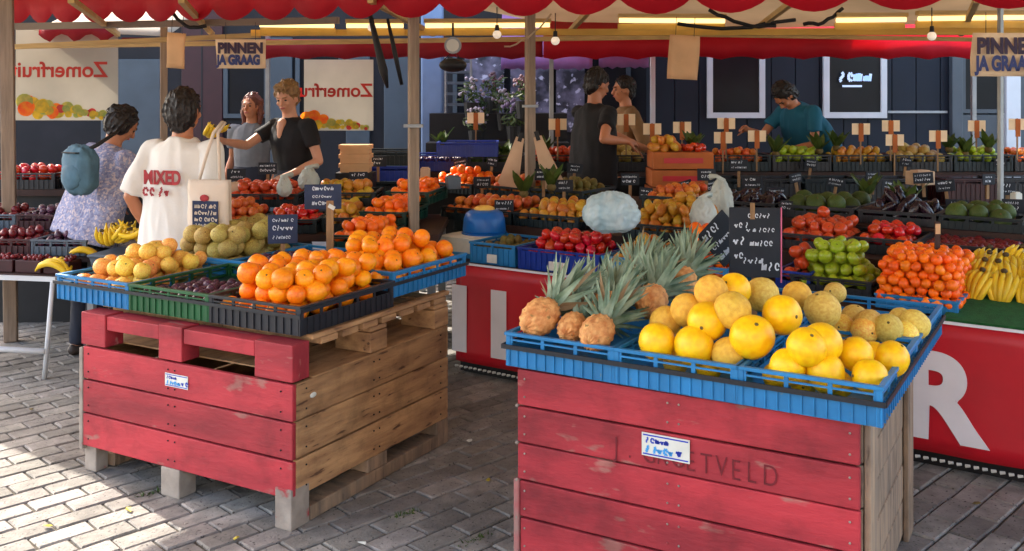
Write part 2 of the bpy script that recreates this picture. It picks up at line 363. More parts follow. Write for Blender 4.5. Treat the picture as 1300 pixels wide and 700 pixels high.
mat('shirt_print', rgb(165, 54, 60), .85, var=.35, nscale=40); mat('print_navy', rgb(44, 54, 84), .85, var=.3, nscale=20)
mat('lips', rgb(168, 84, 80), .5); mat('eye', rgb(30, 24, 22), .3); mat('shoe', rgb(60, 50, 46), .6)
mat('rope', rgb(215, 215, 210, .8), .8); mat('teal_tag', rgb(70, 190, 160, .8), .4); mat('moss', rgb(80, 104, 40, .6), .9, var=.4, nscale=40); mat('dry_leaf', rgb(200, 180, 60, .7), .7)
mat('skid_dark', rgb(30, 26, 30), .9)

# ------------------------------------------------------------------ ground and pavers
g = MB().span(-60, 60, -30, 90, -.2, -.016).obj('ground', M['paving_far']); tag(g, None, None, kind='structure')
MB().span(-7, 7, 2.4, 10.7, -.015, -.011).obj('sand_bed', M['joint'], g)
PA = radians(45); pu = Vector((sin(PA), cos(PA), 0)); pv = Vector((-pu.y, pu.x, 0)); PL, PW = .222, .118
cells = []
for j in range(-130, 130):
    for i in range(-70, 70):
        a = (i+(.5 if j % 2 else 0))*PL; b = j*PW; c = pu*a+pv*b+Vector((0, 5, 0))
        if c.y < 2.6 or c.y > 10.5 or abs(c.x) > .62*c.y+.4: continue
        sx = 650+c.x/c.y*FPX; sy = HZ+FPX*EYE/c.y
        vis = -30 < sx < 1330 and sy < 730
        hid = (140 < sx < 560 and sy < 640-.0*sx and sy > 480 and sx > 130+(sy-480)) or (680 < sx < 1100)
        cells.append(((0 if vis and not hid else 1), c.y, c, i, j))
cells.sort(key=lambda t: (t[0], t[1]))
def paver_mesh(k):
    rd = random.Random(k); mb = MB()
    x, y = (PL-.009)/2, (PW-.009)/2; ch = .006
    def jit(): return rd.uniform(-.0018, .0018)
    r0 = [(-x, -y), (x, -y), (x, y), (-x, y)]
    r0 = [(a+jit(), b+jit()) for a, b in r0]
    vs = [(a, b, -.05) for a, b in r0]+[(a, b, -ch) for a, b in r0]+[(a-ch*(1 if a > 0 else -1), b-ch*(1 if b > 0 else -1), rd.uniform(-.001, .001)) for a, b in r0]
    fs = [(i, (i+1) % 4, 4+(i+1) % 4, 4+i) for i in range(4)]+[(4+i, 4+(i+1) % 4, 8+(i+1) % 4, 8+i) for i in range(4)]+[(8, 9, 10, 11)]
    return mb.raw(vs, fs)
pms = [paver_mesh(k) for k in range(8)]; pmm = [p.mesh('paver', M['paver']) for p in pms]
rest = MB(); prz = atan2(pu.y, pu.x)
for n_, (h_, y_, c, i, j) in enumerate(cells):
    rd = random.Random(i*1000+j); z = rd.uniform(-.003, .003); k = rd.randrange(8); rz = prz+rd.uniform(-.012, .012); tx, ty = rd.uniform(-.012, .012), rd.uniform(-.012, .012)
    if n_ < 300:
        o = link('paver', pmm[k], g); o.location = (c.x, c.y, z); o.rotation_euler = (tx, ty, rz)
    else:
        R = Matrix.Rotation(rz, 3, 'Z'); cc = Vector((c.x, c.y, z))
        rest.raw([R @ Vector((v[0], v[1], v[2]+v[0]*ty))+cc for v in pms[k].v], pms[k].f)
o = rest.obj('paving', M['paver'], g); o['kind'] = 'stuff'

# ------------------------------------------------------------------ crates
def crate(fr, u0, v0, w, d, h, z, m, label, group=None, open_top=.42, tilt=0, name='plastic_crate', liner=None, strap=False, labelcard=None):
    t = thing(name, label, 'crate', fr.w(u0, v0, z), fr.rz, group)
    if tilt: t.rotation_euler = (tilt, 0, fr.rz)
    th = .008; hb = h*(1-open_top)
    MB().span(.004, w-.004, .004, d-.004, 0, .008).obj('base', m, t)
    def wall(a, b, nrm):
        mb = MB(); a = Vector(a); b = Vector(b); L = (b-a).length; dx = (b-a)/L; nr = Vector(nrm)
        R = Matrix((dx, -nr, Vector((0, 0, 1)))).transposed()
        def bb(x0, x1, y0, y1, z0, z1):
            c = Vector(((x0+x1)/2, (y0+y1)/2, (z0+z1)/2)); mb.box(R @ c+a, (x1-x0, y1-y0, z1-z0), R)
        bb(.006, L-.006, .002, .002+th*.6, .005, hb)
        n = max(4, int(L/.038))
        for i in range(n+1):
            x = .006+(L-.018)*i/n
            bb(x, x+.006, -.004, .004, .003, hb-.002)
        n2 = max(2, n//3)
        for i in range(n2+1):
            x = .01+(L-.034)*i/n2; bb(x, x+.014, .001, .007, hb-.001, h-.012)
        bb(.004, L-.004, .0, .007, hb+ (h-hb)*.42, hb+(h-hb)*.42+.006)
        return mb.obj('wall', m, t)
    wall((0, 0, 0), (w, 0, 0), (0, -1, 0)); wall((w, 0, 0), (w, d, 0), (1, 0, 0)); wall((w, d, 0), (0, d, 0), (0, 1, 0)); wall((0, d, 0), (0, 0, 0), (-1, 0, 0))
    r = MB(); e = .007
    r.span(-e, w+e, -e, .012, h-.012, h); r.span(-e, w+e, d-.012, d+e, h-.012, h); r.span(-e, .012, .0121, d-.0121, h-.0121, h-.0002); r.span(w-.012, w+e, .0121, d-.0121, h-.0121, h-.0002)
    for x in (-.002, w-.016):
        for y in (-.002, d-.016): r.span(x, x+.018, y, y+.018, .001, h-.0125)
    r.obj('rim', m, t, bevel=.0015)
    if liner: MB().span(.014, w-.014, .014, d-.014, .03, h*.5).obj('tray_liner', liner, t)
    if labelcard: MB().span(w*.4, w*.62, -.0095, -.0065, h*.1, h*.5).obj('label_card', labelcard, t)
    return t

# ------------------------------------------------------------------ fruit templates (meshes)
def fruit_mesh(name, m, rad, dimple=.12, stem=True, sq=(1, 1, 1), n=14, mm=9, pear=0, seed=0):
    def fn(v):
        k = 1.0
        if v.z > .6: k -= dimple*((v.z-.6)/.4)**2
        if v.z < -.75: k -= dimple*.5*((-v.z-.75)/.25)**2
        k += .03*noise.noise(v*1.7+Vector((seed, 0, 0)))
        if pear: k *= 1+pear*max(0, v.z)-.25*pear*(1-abs(v.z)) if v.z > 0 else 1
        return k
    mb = MB().ball((0, 0, 0), (sq[0], sq[1], sq[2]), n, mm, fn=fn)
    nf = len(mb.f)
    if stem:
        top = max(v[2] for v in mb.v[-1:]); mb.ball((0, 0, top), (.10*sq[0], .10*sq[1], .035), 6, 4)
        if 'apple' in name: mb.cone((0, 0, top), (.06, .02, top+.32), .03, .025, 5)
    me = mb.mesh(name, m, True); me.materials.append(M['stem'])
    for i in range(nf, len(me.polygons)): me.polygons[i].material_index = 1
    return me, rad
FR = {}
def fr_(key, name, m, r, variants=3, **k):
    FR[key] = (name, [fruit_mesh(name, M[m], r, seed=s*3.3, **k)[0] for s in range(variants)], r)
fr_('orange', 'orange', 'orange', .044); fr_('clem', 'clementine', 'clementine', .026, n=12, mm=7); fr_('clem2', 'mandarin', 'clementine', .034, n=12, mm=8)
fr_('peach', 'peach', 'peach', .043, dimple=.2); fr_('pear', 'pear', 'pear', .045, sq=(1, 1, 1.12), dimple=.05)
fr_('galia', 'galia_melon', 'galia', .052, dimple=.05, n=16, mm=10)
fr_('galiad', 'galia_melon', 'galia_dull', .052, dimple=.05, n=16, mm=10)
fr_('gapple', 'green_apple', 'apple_green', .040, dimple=.3, sq=(1, 1, .9)); fr_('rapple', 'red_apple', 'apple_red', .038, dimple=.3, sq=(1, 1, .92))
fr_('tomato', 'tomato', 'tomato', .034, dimple=.22, sq=(1, 1, .84)); fr_('nect', 'nectarine', 'nectarine', .034, dimple=.15)
fr_('mango', 'mango', 'mango', .036, dimple=.1, sq=(1, .8, 1.3)); fr_('kiwi', 'kiwi', 'kiwi', .026, dimple=.0, sq=(1, 1, 1.3))
fr_('plum', 'plum', 'plum', .021, dimple=.15, n=10, mm=7); fr_('berry', 'cherry', 'berry', .016, n=8, mm=6); fr_('aub', 'aubergine', 'aubergine', .04, sq=(.8, .8, 1.9), dimple=0)
fr_('veg', 'cabbage', 'leafveg', .06, dimple=.0); fr_('yel', 'yellow_melon', 'melon_yellow', .075, dimple=.05, n=24, mm=16); fr_('net', 'netted_melon', 'melon_net', .075, dimple=.05, n=24, mm=16)
def fruit(key, p, r, label, group=None, cat=None, rd=random, scale=None):
    name, mes, r0 = FR[key]; o = link(name, rd.choice(mes)); o.location = p
    s = r; o.scale = (s, s, s) if not scale else tuple(s*x for x in scale)
    o.rotation_euler = (rd.uniform(0, 6.3), rd.uniform(-1.2, 1.2) if r > .03 else rd.uniform(0, 6), rd.uniform(0, 6.3))
    return tag(o, label, cat or name.replace('_', ' '), group)
def ownlabel(name, group):
    w = group.split(); i = next((k for k, x in enumerate(w) if x.endswith('s')), 0); return ' '.join(([name.replace('_', ' ')]+w[i+1:])[:7])
def heap(fr, u0, v0, w, d, z, key, label, group, H=.12, r=None, cat=None, seed=1, flat=.35, skew=0, limit=300, own=False):
    rd = random.Random(seed); name, mes, r0 = FR[key]; r = r or r0; n = 0; out = []
    if own is True: own = ownlabel(name, group)
    k = 0
    tmpl = None
    while k < 12:
        zz = z+r*.6+k*r*1.5
        m_ = k*r*(.12 if flat > .6 else .35); sp = 2.0*r; uu = u0+m_+r
        j = 0; any_ = False; v = v0+m_+r*(1+.9*(k % 2))
        while v < v0+d-m_-r*.7:
            u = u0+m_+r*(1+((j+k) % 2)); cnt = 0
            while u < u0+w-m_-r*.7:
                a = abs((u-u0)/w*2-1); b = abs((v-v0)/d*2-1)
                top = z+r+H*(1-(1-flat)*(a**2.2+b**2.2)*.75)
                if (k == 0 or zz < top) and n < limit and (zz > top-5.2*r or v < v0+m_+3.2*r or abs(u-u0-w/2) > w/2-m_-2.2*r):
                    o = None
                    if k > 0 or True:
                        p = fr.w(u+rd.uniform(-.24, .24)*r, v+rd.uniform(-.24, .24)*r, zz+rd.uniform(-.3, .3)*r)
                        if tmpl is None:
                            tmpl = fruit(key, p, r, label, group, cat, rd)
                            if own: out.append((tmpl, k, j, cnt))
                        else:
                            o = tmpl.copy(); o.data = rd.choice(mes); COL.objects.link(o); o.location = p
                            s = r*rd.uniform(.86, 1.09); o.scale = (s*rd.uniform(.95, 1.05), s, s*rd.uniform(.92, 1.05)); o.rotation_euler = (rd.uniform(-1, 1), rd.uniform(-1, 1), rd.uniform(0, 6.3))
                            if own: out.append((o, k, j, cnt))
                        cnt += 1
                        n += 1; any_ = True
                if zz < top and k < 3: any_ = True
                u += sp
            v += sp*.88; j += 1
        if not any_: break
        k += 1
    ords = ['first', 'second', 'third', 'fourth', 'fifth', 'sixth', 'seventh', 'eighth', 'ninth', 'tenth', 'eleventh', 'twelfth', 'thirteenth']
    kmax = max([a[1] for a in out], default=0)
    for o, kk, jj, c in out:
        lay = 'top layer' if kk == kmax else ('bottom layer' if kk == 0 else ords[kk]+' layer')
        o['label'] = own+', '+lay+', '+ords[min(jj, 12)]+' row from front, '+ords[min(c, 12)]+' from left'
    return n

# ------------------------------------------------------------------ BOX 1: left wooden pallet box
F1 = Frame(-1.948, 4.38, .875, -.485); L1, D1 = 1.25, 1.12
b1 = thing('wooden_pallet_box', 'red fronted wooden pallet box with bare tan sides, under the crates of oranges', 'wooden box', F1.w(0, 0, 0), F1.rz, None)
prd = random.Random(77)
def plank(mb, name, m, t, **k):
    o = mb.obj(name, m, t, bevel=.004, **k)
    if name == 'plank': o.location = (prd.uniform(-.0015, .0015), prd.uniform(-.001, .001), prd.uniform(-.0012, .0012)); o.rotation_euler = (0, prd.uniform(-.0012, .0012), 0)
    return o
for k in range(3):
    z0 = .122+k*.151
    plank(MB().span(.012, L1-.002, 0, .022, z0, z0+.144), 'plank', M['red_plank'], b1)
    plank(MB().span(L1-.022, L1, .024, D1-.012, z0, z0+.144), 'plank', M['tan_plank'], b1)
    plank(MB().span(0, .022, .024, D1-.024, z0, z0+.144), 'plank', M['tan_plank'], b1)
    plank(MB().span(.012, L1-.002, D1-.022, D1, z0, z0+.144), 'plank', M['tan_plank'], b1)
MB().span(.03, L1-.03, .03, D1-.03, .11, .135).obj('floor_board', M['skid_dark'], b1)
# corner posts run to the ground
plank(MB().span(-.006, .07, .0235, .09, 0, .118).span(-.012, .0105, -.002, .0232, .10, .56), 'corner_post', M['worn_post'], b1)
plank(MB().span(L1-.085, L1-.001, -.007, .10, 0, .16), 'corner_post', M['worn_post'], b1)
plank(MB().span(L1-.085, L1-.001, D1-.1, D1-.001, 0, .1205), 'corner_post', M['grey_plank'], b1)
plank(MB().span(0, .085, D1-.1, D1-.001, 0, .1205), 'corner_post', M['grey_plank'], b1)
for x in (.52,):
    plank(MB().span(x, x+.11, -.004, .09, 0, .1205), 'block', M['worn_post'], b1)
    plank(MB().span(x, x+.11, D1-.1, D1-.001, 0, .1205), 'block', M['grey_plank'], b1)
plank(MB().span(L1-.10, L1-.002, .48, .62, .062, .1205), 'block', M['grey_plank'], b1)
plank(MB().span(0, .09, .48, .62, .062, .1205), 'block', M['grey_plank'], b1)
plank(MB().span(L1-.095, L1+.002, .104, D1-.104, 0.004, .061), 'runner', M['grey_plank'], b1)
plank(MB().span(0, .095, .104, D1-.104, 0.004, .061), 'runner', M['grey_plank'], b1)
# the pallet layer on top
for x0, x1 in ((.0, .16), (.50, .64), (L1-.20, L1-.001)):
    plank(MB().span(x0, x1, .0005, .10, .576, .722), 'block', M['red_plank'], b1)
    plank(MB().span(x0, x1, .50, .62, .576, .664), 'block', M['tan_plank'], b1)
    plank(MB().span(x0, x1, D1-.12, D1, .576, .664), 'block', M['tan_plank'], b1)
for xa, xb in ((.165, .495), (.645, L1-.205)): plank(MB().span(xa, xb, .006, .11, .654, .716), 'deck_board', M['red_plank'], b1)
for y in (.50, D1-.12): plank(MB().span(.001, L1-.004, y, y+.12, .667, .689), 'stringer_board', M['tan_plank'], b1)
for k in range(1, 8):
    y = .03+k*.137
    plank(MB().span(.002, L1+.004, y, y+.105, .692, .720), 'deck_board', M['tan_plank'], b1)
plank(MB().span(L1-.03, L1+.006, .112, D1, .7225, .742), 'deck_board', M['tan_plank'], b1)
plank(MB().span(.003, .06, .112, D1, .7225, .742), 'deck_board', M['tan_plank'], b1)
MB().span(.0, L1, .12, D1-.02, .568, .5735).obj('inner_board', M['tan_plank'], b1)
def sticker(t, u, z, w, h, y=-.0035):
    s = MB().span(u, u+w, y, y+.0025, z, z+h).obj('sticker', M['paper_white'], t)
    a = MB(); e = h*.06
    a.span(u+e, u+w-e, y-.0008, y-.0001, z+h-2*e, z+h-e).span(u+e, u+w-e, y-.0008, y-.0001, z+e, z+2*e)
    scribble(a, u+w*.08, u+w*.5, z+h*.58, h*.24, y-.0012, 5, .3); scribble(a, u+w*.74, u+w*.92, z+h*.2, h*.36, y-.0012, 8, .35)
    a.obj('print', M['sticker_blue'], s)['kind'] = 'stuff'
    c = MB(); scribble(c, u+w*.08, u+w*.62, z+h*.16, h*.3, y-.0012, 12, .4); c.obj('print', M['sticker_cyan'], s)['kind'] = 'stuff'
sticker(b1, .545, .468, .135, .055)
p_ = MB(); p_.ball((L1+.001, .12, .50), (.003, .02, .011), 10, 6).obj('paper_scrap', M['paper_white'], b1, True)
# nail heads
nm = MB()
for k in range(3):
    for x in (.05, .56, .60, 1.19):
        nm.ball((x, -.001, .155+k*.151), .004, 6, 4).ball((x, -.001, .235+k*.151), .004, 6, 4)
    for y in (.08, .52, .56, 1.05):
        nm.ball((L1+.0005, y, .155+k*.151), .004, 6, 4).ball((L1+.0005, y, .235+k*.151), .004, 6, 4)
o = nm.obj('nail_heads', M['skid_dark'], b1); o['kind'] = 'stuff'

# crates on box 1
C1 = Frame(-2.13, 4.54, .875, -.485); Z1 = .746
cw = .493
crate(C1, 0, 0, cw-.006, .60, .118, Z1, M['crate_blue'], 'light blue crate of yellow pears at the left front corner of the orange display', liner=M['liner'])
crate(C1, cw, 0, cw-.006, .60, .118, Z1, M['crate_green'], 'green crate of purple plums between the pear crate and black orange crate', liner=M['liner'])
crate(C1, 2*cw, 0, cw, .62, .118, Z1, M['crate_black'], 'black plastic crate piled with oranges at the near corner')
crate(C1, 0, .61, cw-.006, .60, .118, Z1+.012, M['crate_blue'], 'blue crate of greenish melons behind the yellow pears, beside the white T-shirt', liner=M['liner'])
crate(C1, cw, .61, cw-.006, .58, .118, Z1+.012, M['crate_blue'], 'blue crate with dark green tray of plums behind the green crate', liner=M['liner'])
crate(C1, 2*cw-.01, .635, cw, .62, .118, Z1+.035, M['crate_blue'], 'blue crate of oranges overhanging the tan side of the pallet box', open_top=.3)
st = MB()
e = .013; st.span(-e, 3*cw+e, -e-.003, -e+.003, Z1+.074, Z1+.088)
st.span(3*cw+.008, 3*cw+.014, -e, 1.25, Z1+.095, Z1+.109)
o = st.obj('tie_strap', M['strap']); o.location = C1.o; o.rotation_euler = (0, 0, C1.rz); tag(o, 'dark strap tied round the crates of oranges and plums', 'strap')
heap(C1, .04, .04, cw-.08, .56, Z1+.05, 'peach', 'yellow peach in the light blue crate at the display\'s left front corner', 'peaches in the light blue crate', H=.12, own='peach in the light blue crate', seed=3)
heap(C1, .0, .60, cw-.04, .62, Z1+.06, 'galiad', 'small greenish melon heaped in the blue crate in front of the white T-shirt', 'small melons in the back left crate', H=.16, flat=.7, own='small melon by the white T-shirt', r=.048, seed=4)
heap(C1, cw+.35, .80, .5, .42, Z1+.06, 'galiad', 'small melon in the tray behind the plums by the price stake', 'small melons behind the plums', H=.09, own='small melon behind the plums', r=.042, seed=14, limit=22)
heap(C1, cw+.03, .03, cw-.06, .40, Z1+.055, 'plum', 'purple plum in the green crate beside the oranges', 'plums in the green crate', H=.02, seed=5, r=.026, own=True)
heap(C1, cw+.02, .62, cw-.25, .30, Z1+.07, 'plum', 'purple plum in the dark green tray behind the green crate', 'plums in the dark green tray', H=.05, own=True, seed=6, limit=50, r=.026)
heap(C1, 2*cw+.015, .015, cw-.03, .6, Z1+.045, 'orange', 'orange in the heaped black crate at the near corner of the pallet box', 'oranges in the black crate', H=.15, flat=.72, own='orange in the black crate', seed=8, r=.044)
heap(C1, 2*cw+.0, .60, cw-.02, .62, Z1+.085, 'orange', 'orange in the rear blue crate over the bare wooden side', 'oranges in the rear blue crate', H=.12, flat=.75, own='orange in the rear blue crate', seed=9, r=.043)

# ------------------------------------------------------------------ BOX 2: right wooden pallet box
F2 = Frame(.02, 3.55, .868, -.497); L2, D2 = 1.2, 1.0
b2 = thing('wooden_pallet_box', 'tall red wooden pallet box with stencilled letters, under pineapples and yellow melons', 'wooden box', F2.w(0, 0, 0), F2.rz)
for k in range(5):
    z0 = .024+k*.136
    plank(MB().span(.010 if k < 2 else .001, L2, 0, .022, z0, z0+.129), 'plank', M['red_plank'], b2)
    plank(MB().span(0, .022, .024, D2-.024, z0, z0+.129), 'plank', M['grey_plank'], b2)
    plank(MB().span(.001, L2, D2-.022, D2, z0, z0+.129), 'plank', M['grey_plank'], b2)
    plank(MB().span(L2-.018, L2+.004, .0235, D2-.024, z0, z0+.129), 'plank', M['grey_plank'], b2)
plank(MB().span(-.014, .008, -.006, .07, 0, .295), 'corner_post', M['pink_post'], b2)
plank(MB().span(L2+.006, L2+.026, .03, .16, 0, .69), 'corner_post', M['grey_plank'], b2)
plank(MB().span(L2+.006, L2+.026, D2-.15, D2-.02, 0, .69), 'corner_post', M['grey_plank'], b2)
MB().span(.024, L2-.02, .024, D2-.024, .66, .688).obj('inner_board', M['grey_plank'], b2)
for i, ch in enumerate("J.GROETVELD"):
    text(ch, .098, M['dark_red_ink'], b2, (.385+i*.0515, -.0022, .452+.002*sin(i*2.1)), (radians(90), 0, 0), 'stencil_letter', off=-.001, sx=.72, ext=.0004)
sticker(b2, .49, .475, .17, .078, -.0065)
nm = MB()
for k in range(5):
    for x in (.03, .58, .62, 1.17): nm.ball((x, -.001, .055+k*.136), .004, 6, 4).ball((x, -.001, .12+k*.136), .004, 6, 4)
    nm.ball((-.001, -.002, .02+k*.136), .007, 6, 4)
o = nm.obj('nail_heads', M['worn_post'], b2); o['kind'] = 'stuff'

C2 = Frame(-.02, 3.56, .858, -.514); Z2 = .706; cv = .436
names2 = ['left', 'middle', 'right']
crate(C2, 0, 0, cv-.004, .655, .125, Z2, M['crate_blue'], 'blue crate of pineapples at the left front of the tall red box')
crate(C2, cv, 0, cv-.004, .655, .125, Z2, M['crate_blue'], 'blue crate of round yellow melons at the middle of the red box front')
crate(C2, 2*cv, 0, cv, .655, .125, Z2, M['crate_blue'], 'blue crate of bright yellow melons at the near right corner')
crate(C2, 0, .665, cv-.004, .655, .125, Z2, M['crate_blue'], 'blue crate holding the rear pineapples behind the front pineapples')
crate(C2, cv, .665, cv-.004, .655, .125, Z2, M['crate_blue'], 'blue crate of netted melons below the chalkboard')
crate(C2, 2*cv, .665, cv, .655, .125, Z2, M['crate_blue'], 'blue crate of small pale melons at the far right corner')
st = MB(); e = .011; zs = Z2+.066
st.span(-e-.003, 3*cv+e+.003, -e-.006, -e, zs, zs+.016); st.span(3*cv+e, 3*cv+e+.006, -e+.001, 1.33, zs, zs+.016); st.span(-e-.006, -e, -e+.001, 1.33, zs, zs+.016)
o = st.obj('tie_strap', M['strap']); o.location = C2.o; o.rotation_euler = (0, 0, C2.rz); tag(o, 'dark strap tied round the blue crates of pineapples and melons', 'strap')

# front melons, one by one
mel = [  # px, py, diameter px, z, kind, label
 (834, 434, 47, .85, 'yel', 'yellow melon at the front left of the middle blue crate, next to the pineapples'),
 (881, 439, 50, .85, 'yel', 'smooth yellow melon second from the left at the front rim of the middle crate'),
 (926, 451, 46, .83, 'net', 'small pale netted melon at the right front of the middle crate'),
 (955, 428, 57, .90, 'yel', 'large yellow melon above the divider between the middle and right crates'),
 (898, 408, 50, .925, 'yel', 'yellow melon stacked on the two front melons of the middle crate'),
 (845, 409, 40, .88, 'net', 'tan melon just behind the front left yellow melon'),
 (872, 394, 42, .93, 'net', 'tan melon behind and left of the stacked yellow melon'),
 (903, 371, 44, 1.0, 'net', 'greenish tan melon on top at the back left of the melon heap'),
 (932, 368, 42, 1.0, 'yel', 'pale yellow melon at the top of the heap beneath the chalkboard'),
 (930, 394, 48, .97, 'net', 'tan yellow melon in the middle of the heap below its top'),
 (967, 374, 44, .97, 'galia', 'brownish netted melon at the top of the heap beneath the chalkboard edge'),
 (993, 400, 50, .955, 'yel', 'dull yellow melon right of the heap\'s middle, left of the netted one'),
 (1044, 393, 46, .93, 'galia', 'tan netted melon at the right end of the heap, above the largest yellow melon'),
 (1012, 376, 38, .95, 'net', 'tan melon half hidden behind the right end of the heap'),
 (1024, 441, 50, .90, 'yel', 'left half of the biggest bright yellow pair on top of the right crate'),
 (1043, 436, 52, .905, 'yel', 'biggest bright yellow melon on top of the right crate'),
 (1000, 466, 46, .83, 'yel', 'yellow melon against the left divider of the right crate'),
 (1048, 473, 48, .82, 'yel', 'yellow melon at the middle of the right crate\'s front'),
 (1086, 450, 44, .86, 'yel', 'yellow melon right of the biggest one in the right crate'),
 (1131, 456, 44, .84, 'yel', 'yellow melon in the far right of the right crate, beside its blue rim'),
 (1104, 478, 44, .82, 'yel', 'yellow melon nearest the near right corner of the right crate'),
 (1020, 482, 38, .775, 'yel', 'low yellow melon by the front rim of the right crate'),
 (1066, 488, 34, .77, 'yel', 'lowest yellow melon pressed against the right crate\'s front rim'),
 (985, 478, 34, .775, 'yel', 'small yellow melon low in the left front corner of the right crate'),
 (1110, 452, 36, .84, 'yel', 'yellow melon between the two right hand ones of the right crate'),
 (858, 460, 32, .765, 'net', 'tan melon low behind the slots of the middle crate'),
 (900, 467, 32, .77, 'yel', 'yellow melon low behind the slots of the middle crate'),
 (1085, 405, 36, .85, 'galia', 'pale small melon at the left of the far right crate'),
 (1103, 411, 36, .86, 'galia', 'pale small melon second from left in the far right crate'),
 (1098, 420, 34, .84, 'peach', 'yellowish small melon at the front divider of the far right crate'),
 (1127, 418, 38, .85, 'galia', 'pale small melon in the middle of the far right crate with a dark navel'),
 (1144, 408, 34, .85, 'galia', 'pale small melon behind the middle one of the far right crate'),
 (1161, 412, 38, .85, 'galia', 'rightmost pale small melon against the far right rim'),
 (1150, 424, 32, .83, 'peach', 'yellowish small melon front right in the far right crate'),
 (1070, 414, 30, .84, 'peach', 'yellowish small melon beside the tan netted melon at the divider'),
 (1060, 372, 28, .86, 'galia', 'small pale melon at the back of the far right crate'),
]
rdm = random.Random(3)
for px, py, d, z, k, lab in mel:
    p = onz(px, py, z); fruit(k, p, d/2*p.y/FPX, lab, 'melons on the tall red box', 'melon', rdm, (rdm.uniform(.96, 1.03), rdm.uniform(.97, 1.03), rdm.uniform(.97, 1.12)))

# pineapples
def pineapple(rd_seed, L=.17, R=.062, crown=.24):
    rd = random.Random(rd_seed)
    t = link('pineapple', None)
    bm_ = MB(); n, m = 22, 18
    def fn(v):
        a = atan2(v.y, v.x); s = abs(sin(a*5.5+v.z*7))*abs(sin(a*5.5-v.z*7))
        return .90+.17*s**.6
    bm_.ball((0, 0, 0), (R, R, L/2), 44, 22, fn=fn); bm_.obj('body', M['pine_skin'], t, True)
    z0 = L/2-.012
    for i in range(54):
        a = i*2.4+rd.uniform(-.2, .2); f = i/54; tilt = radians(46-40*f+rd.uniform(-6, 6)); ln = crown*(.5+.5*f)*rd.uniform(.85, 1.1); wd = .016
        pts = []; K = 5
        base = Vector((cos(a)*.018*(1-f), sin(a)*.018*(1-f), z0+f*.03)); dirv = Vector((cos(a)*sin(tilt), sin(a)*sin(tilt), cos(tilt)))
        side = Vector((-sin(a), cos(a), 0)); outn = Vector((cos(a), sin(a), 0)); vs = []
        for k in range(K+1):
            s = k/K; p = base+dirv*ln*s+outn*ln*.34*s*s*(.3+.6*(1-f)); w = wd*(1-s)**.8*(1.15 if k else .9)+.0008
            up = outn*.4*w
            vs += [p-side*w+up, p, p+side*w+up]
        fs = []
        for k in range(K): o_ = k*3; fs += [(o_, o_+1, o_+4, o_+3), (o_+1, o_+2, o_+5, o_+4)]
        MB().raw(vs, fs).obj('leaf', M['pine_leaf'] if rd.random() > .06 else M['pine_leaf_dry'], t)
    return t
pa = [pineapple(1), pineapple(2), pineapple(3)]
# u, v, z, azimuth offset, elevation, roll, scale, label
pn = [(.085, .10, .875, .12, 20, 0, 1.05, 'largest pineapple lying at the left front corner of its crate'),
      (.205, .13, .845, -.05, 12, 1, .85, 'small pineapple wedged between the two front pineapples'),
      (.335, .07, .855, -.02, 18, 2, .95, 'pineapple at the front rim next to the yellow melons'),
      (.26, .30, .89, -.06, 14, 3, 1.0, 'pineapple lying over the middle of the front crate'),
      (.10, .42, .87, .03, 16, 4, 1.0, 'pineapple along the left edge of the crates, behind the largest one'),
      (.38, .46, .90, -.12, 16, 5, 1.0, 'pineapple with a teal tag beside the tan melons'),
      (.22, .62, .91, .05, 18, 0.5, 1.0, 'pineapple in the rear crate over the divider'),
      (.38, .78, .92, -.08, 18, 1.5, 1.0, 'pineapple in the rear crate nearest the netted melons'),
      (.10, .84, .90, .08, 22, 2.5, .95, 'pineapple at the rear left, nearest the red fronted counter'),
      (.28, 1.0, .92, .0, 22, 3.5, .95, 'rearmost pineapple below the leaning chalkboard')]
def orient(direction, roll): return direction.to_track_quat('Z', 'Y').to_matrix() @ Matrix.Rotation(roll, 3, 'Z')
for i, (u, v, z, az, el, roll, s, lab) in enumerate(pn):
    o = pa[i] if i < 3 else copytree(pa[i % 3])
    d = C2.v.copy(); d.rotate(Matrix.Rotation(-az*1.5, 3, 'Z')); d = Vector((d.x*cos(radians(el)), d.y*cos(radians(el)), sin(radians(el))))
    o.rotation_euler = orient(d, roll).to_euler(); o.location = C2.w(u, v, z); o.scale = (s, s, s)
    tag(o, lab, 'pineapple', 'pineapples on the tall red box')
t5 = [o for o in COL.objects if o.get('label', '').startswith('pineapple with a teal')][0]
MB().box((.03, .055, .16), (.05, .003, .07)).obj('tag', M['teal_tag'], t5); MB().box((.03, .057, .11), (.045, .003, .04)).obj('tag', M['paper_white'], t5)

# ------------------------------------------------------------------ THE STALL with the red banner
S = Frame(-.319, 5.95, .827, -.562)
stall = thing('market_stall', 'long fruit stall with red lettered banner and red scalloped awning', 'market stall', S.o, S.rz)
CT = .668; UE = 4.2
tb = MB().span(-.35, UE, .01, 1.95, CT-.03, CT-.002).obj('counter_top', M['dark_wood'], stall, bevel=.003)
MB().span(-.35, UE, .65, 1.25, CT, .82).obj('second_shelf', M['dark_wood'], stall); MB().span(-.35, UE, 1.26, 1.9, CT, .93).obj('third_shelf', M['dark_wood'], stall)
for u in (0, 1.2, 2.4, 3.6):
    for v in (.12, 1.7): MB().span(u-.03, u+.03, v, v+.06, 0, CT-.032).obj('leg', M['grey_metal'], stall)
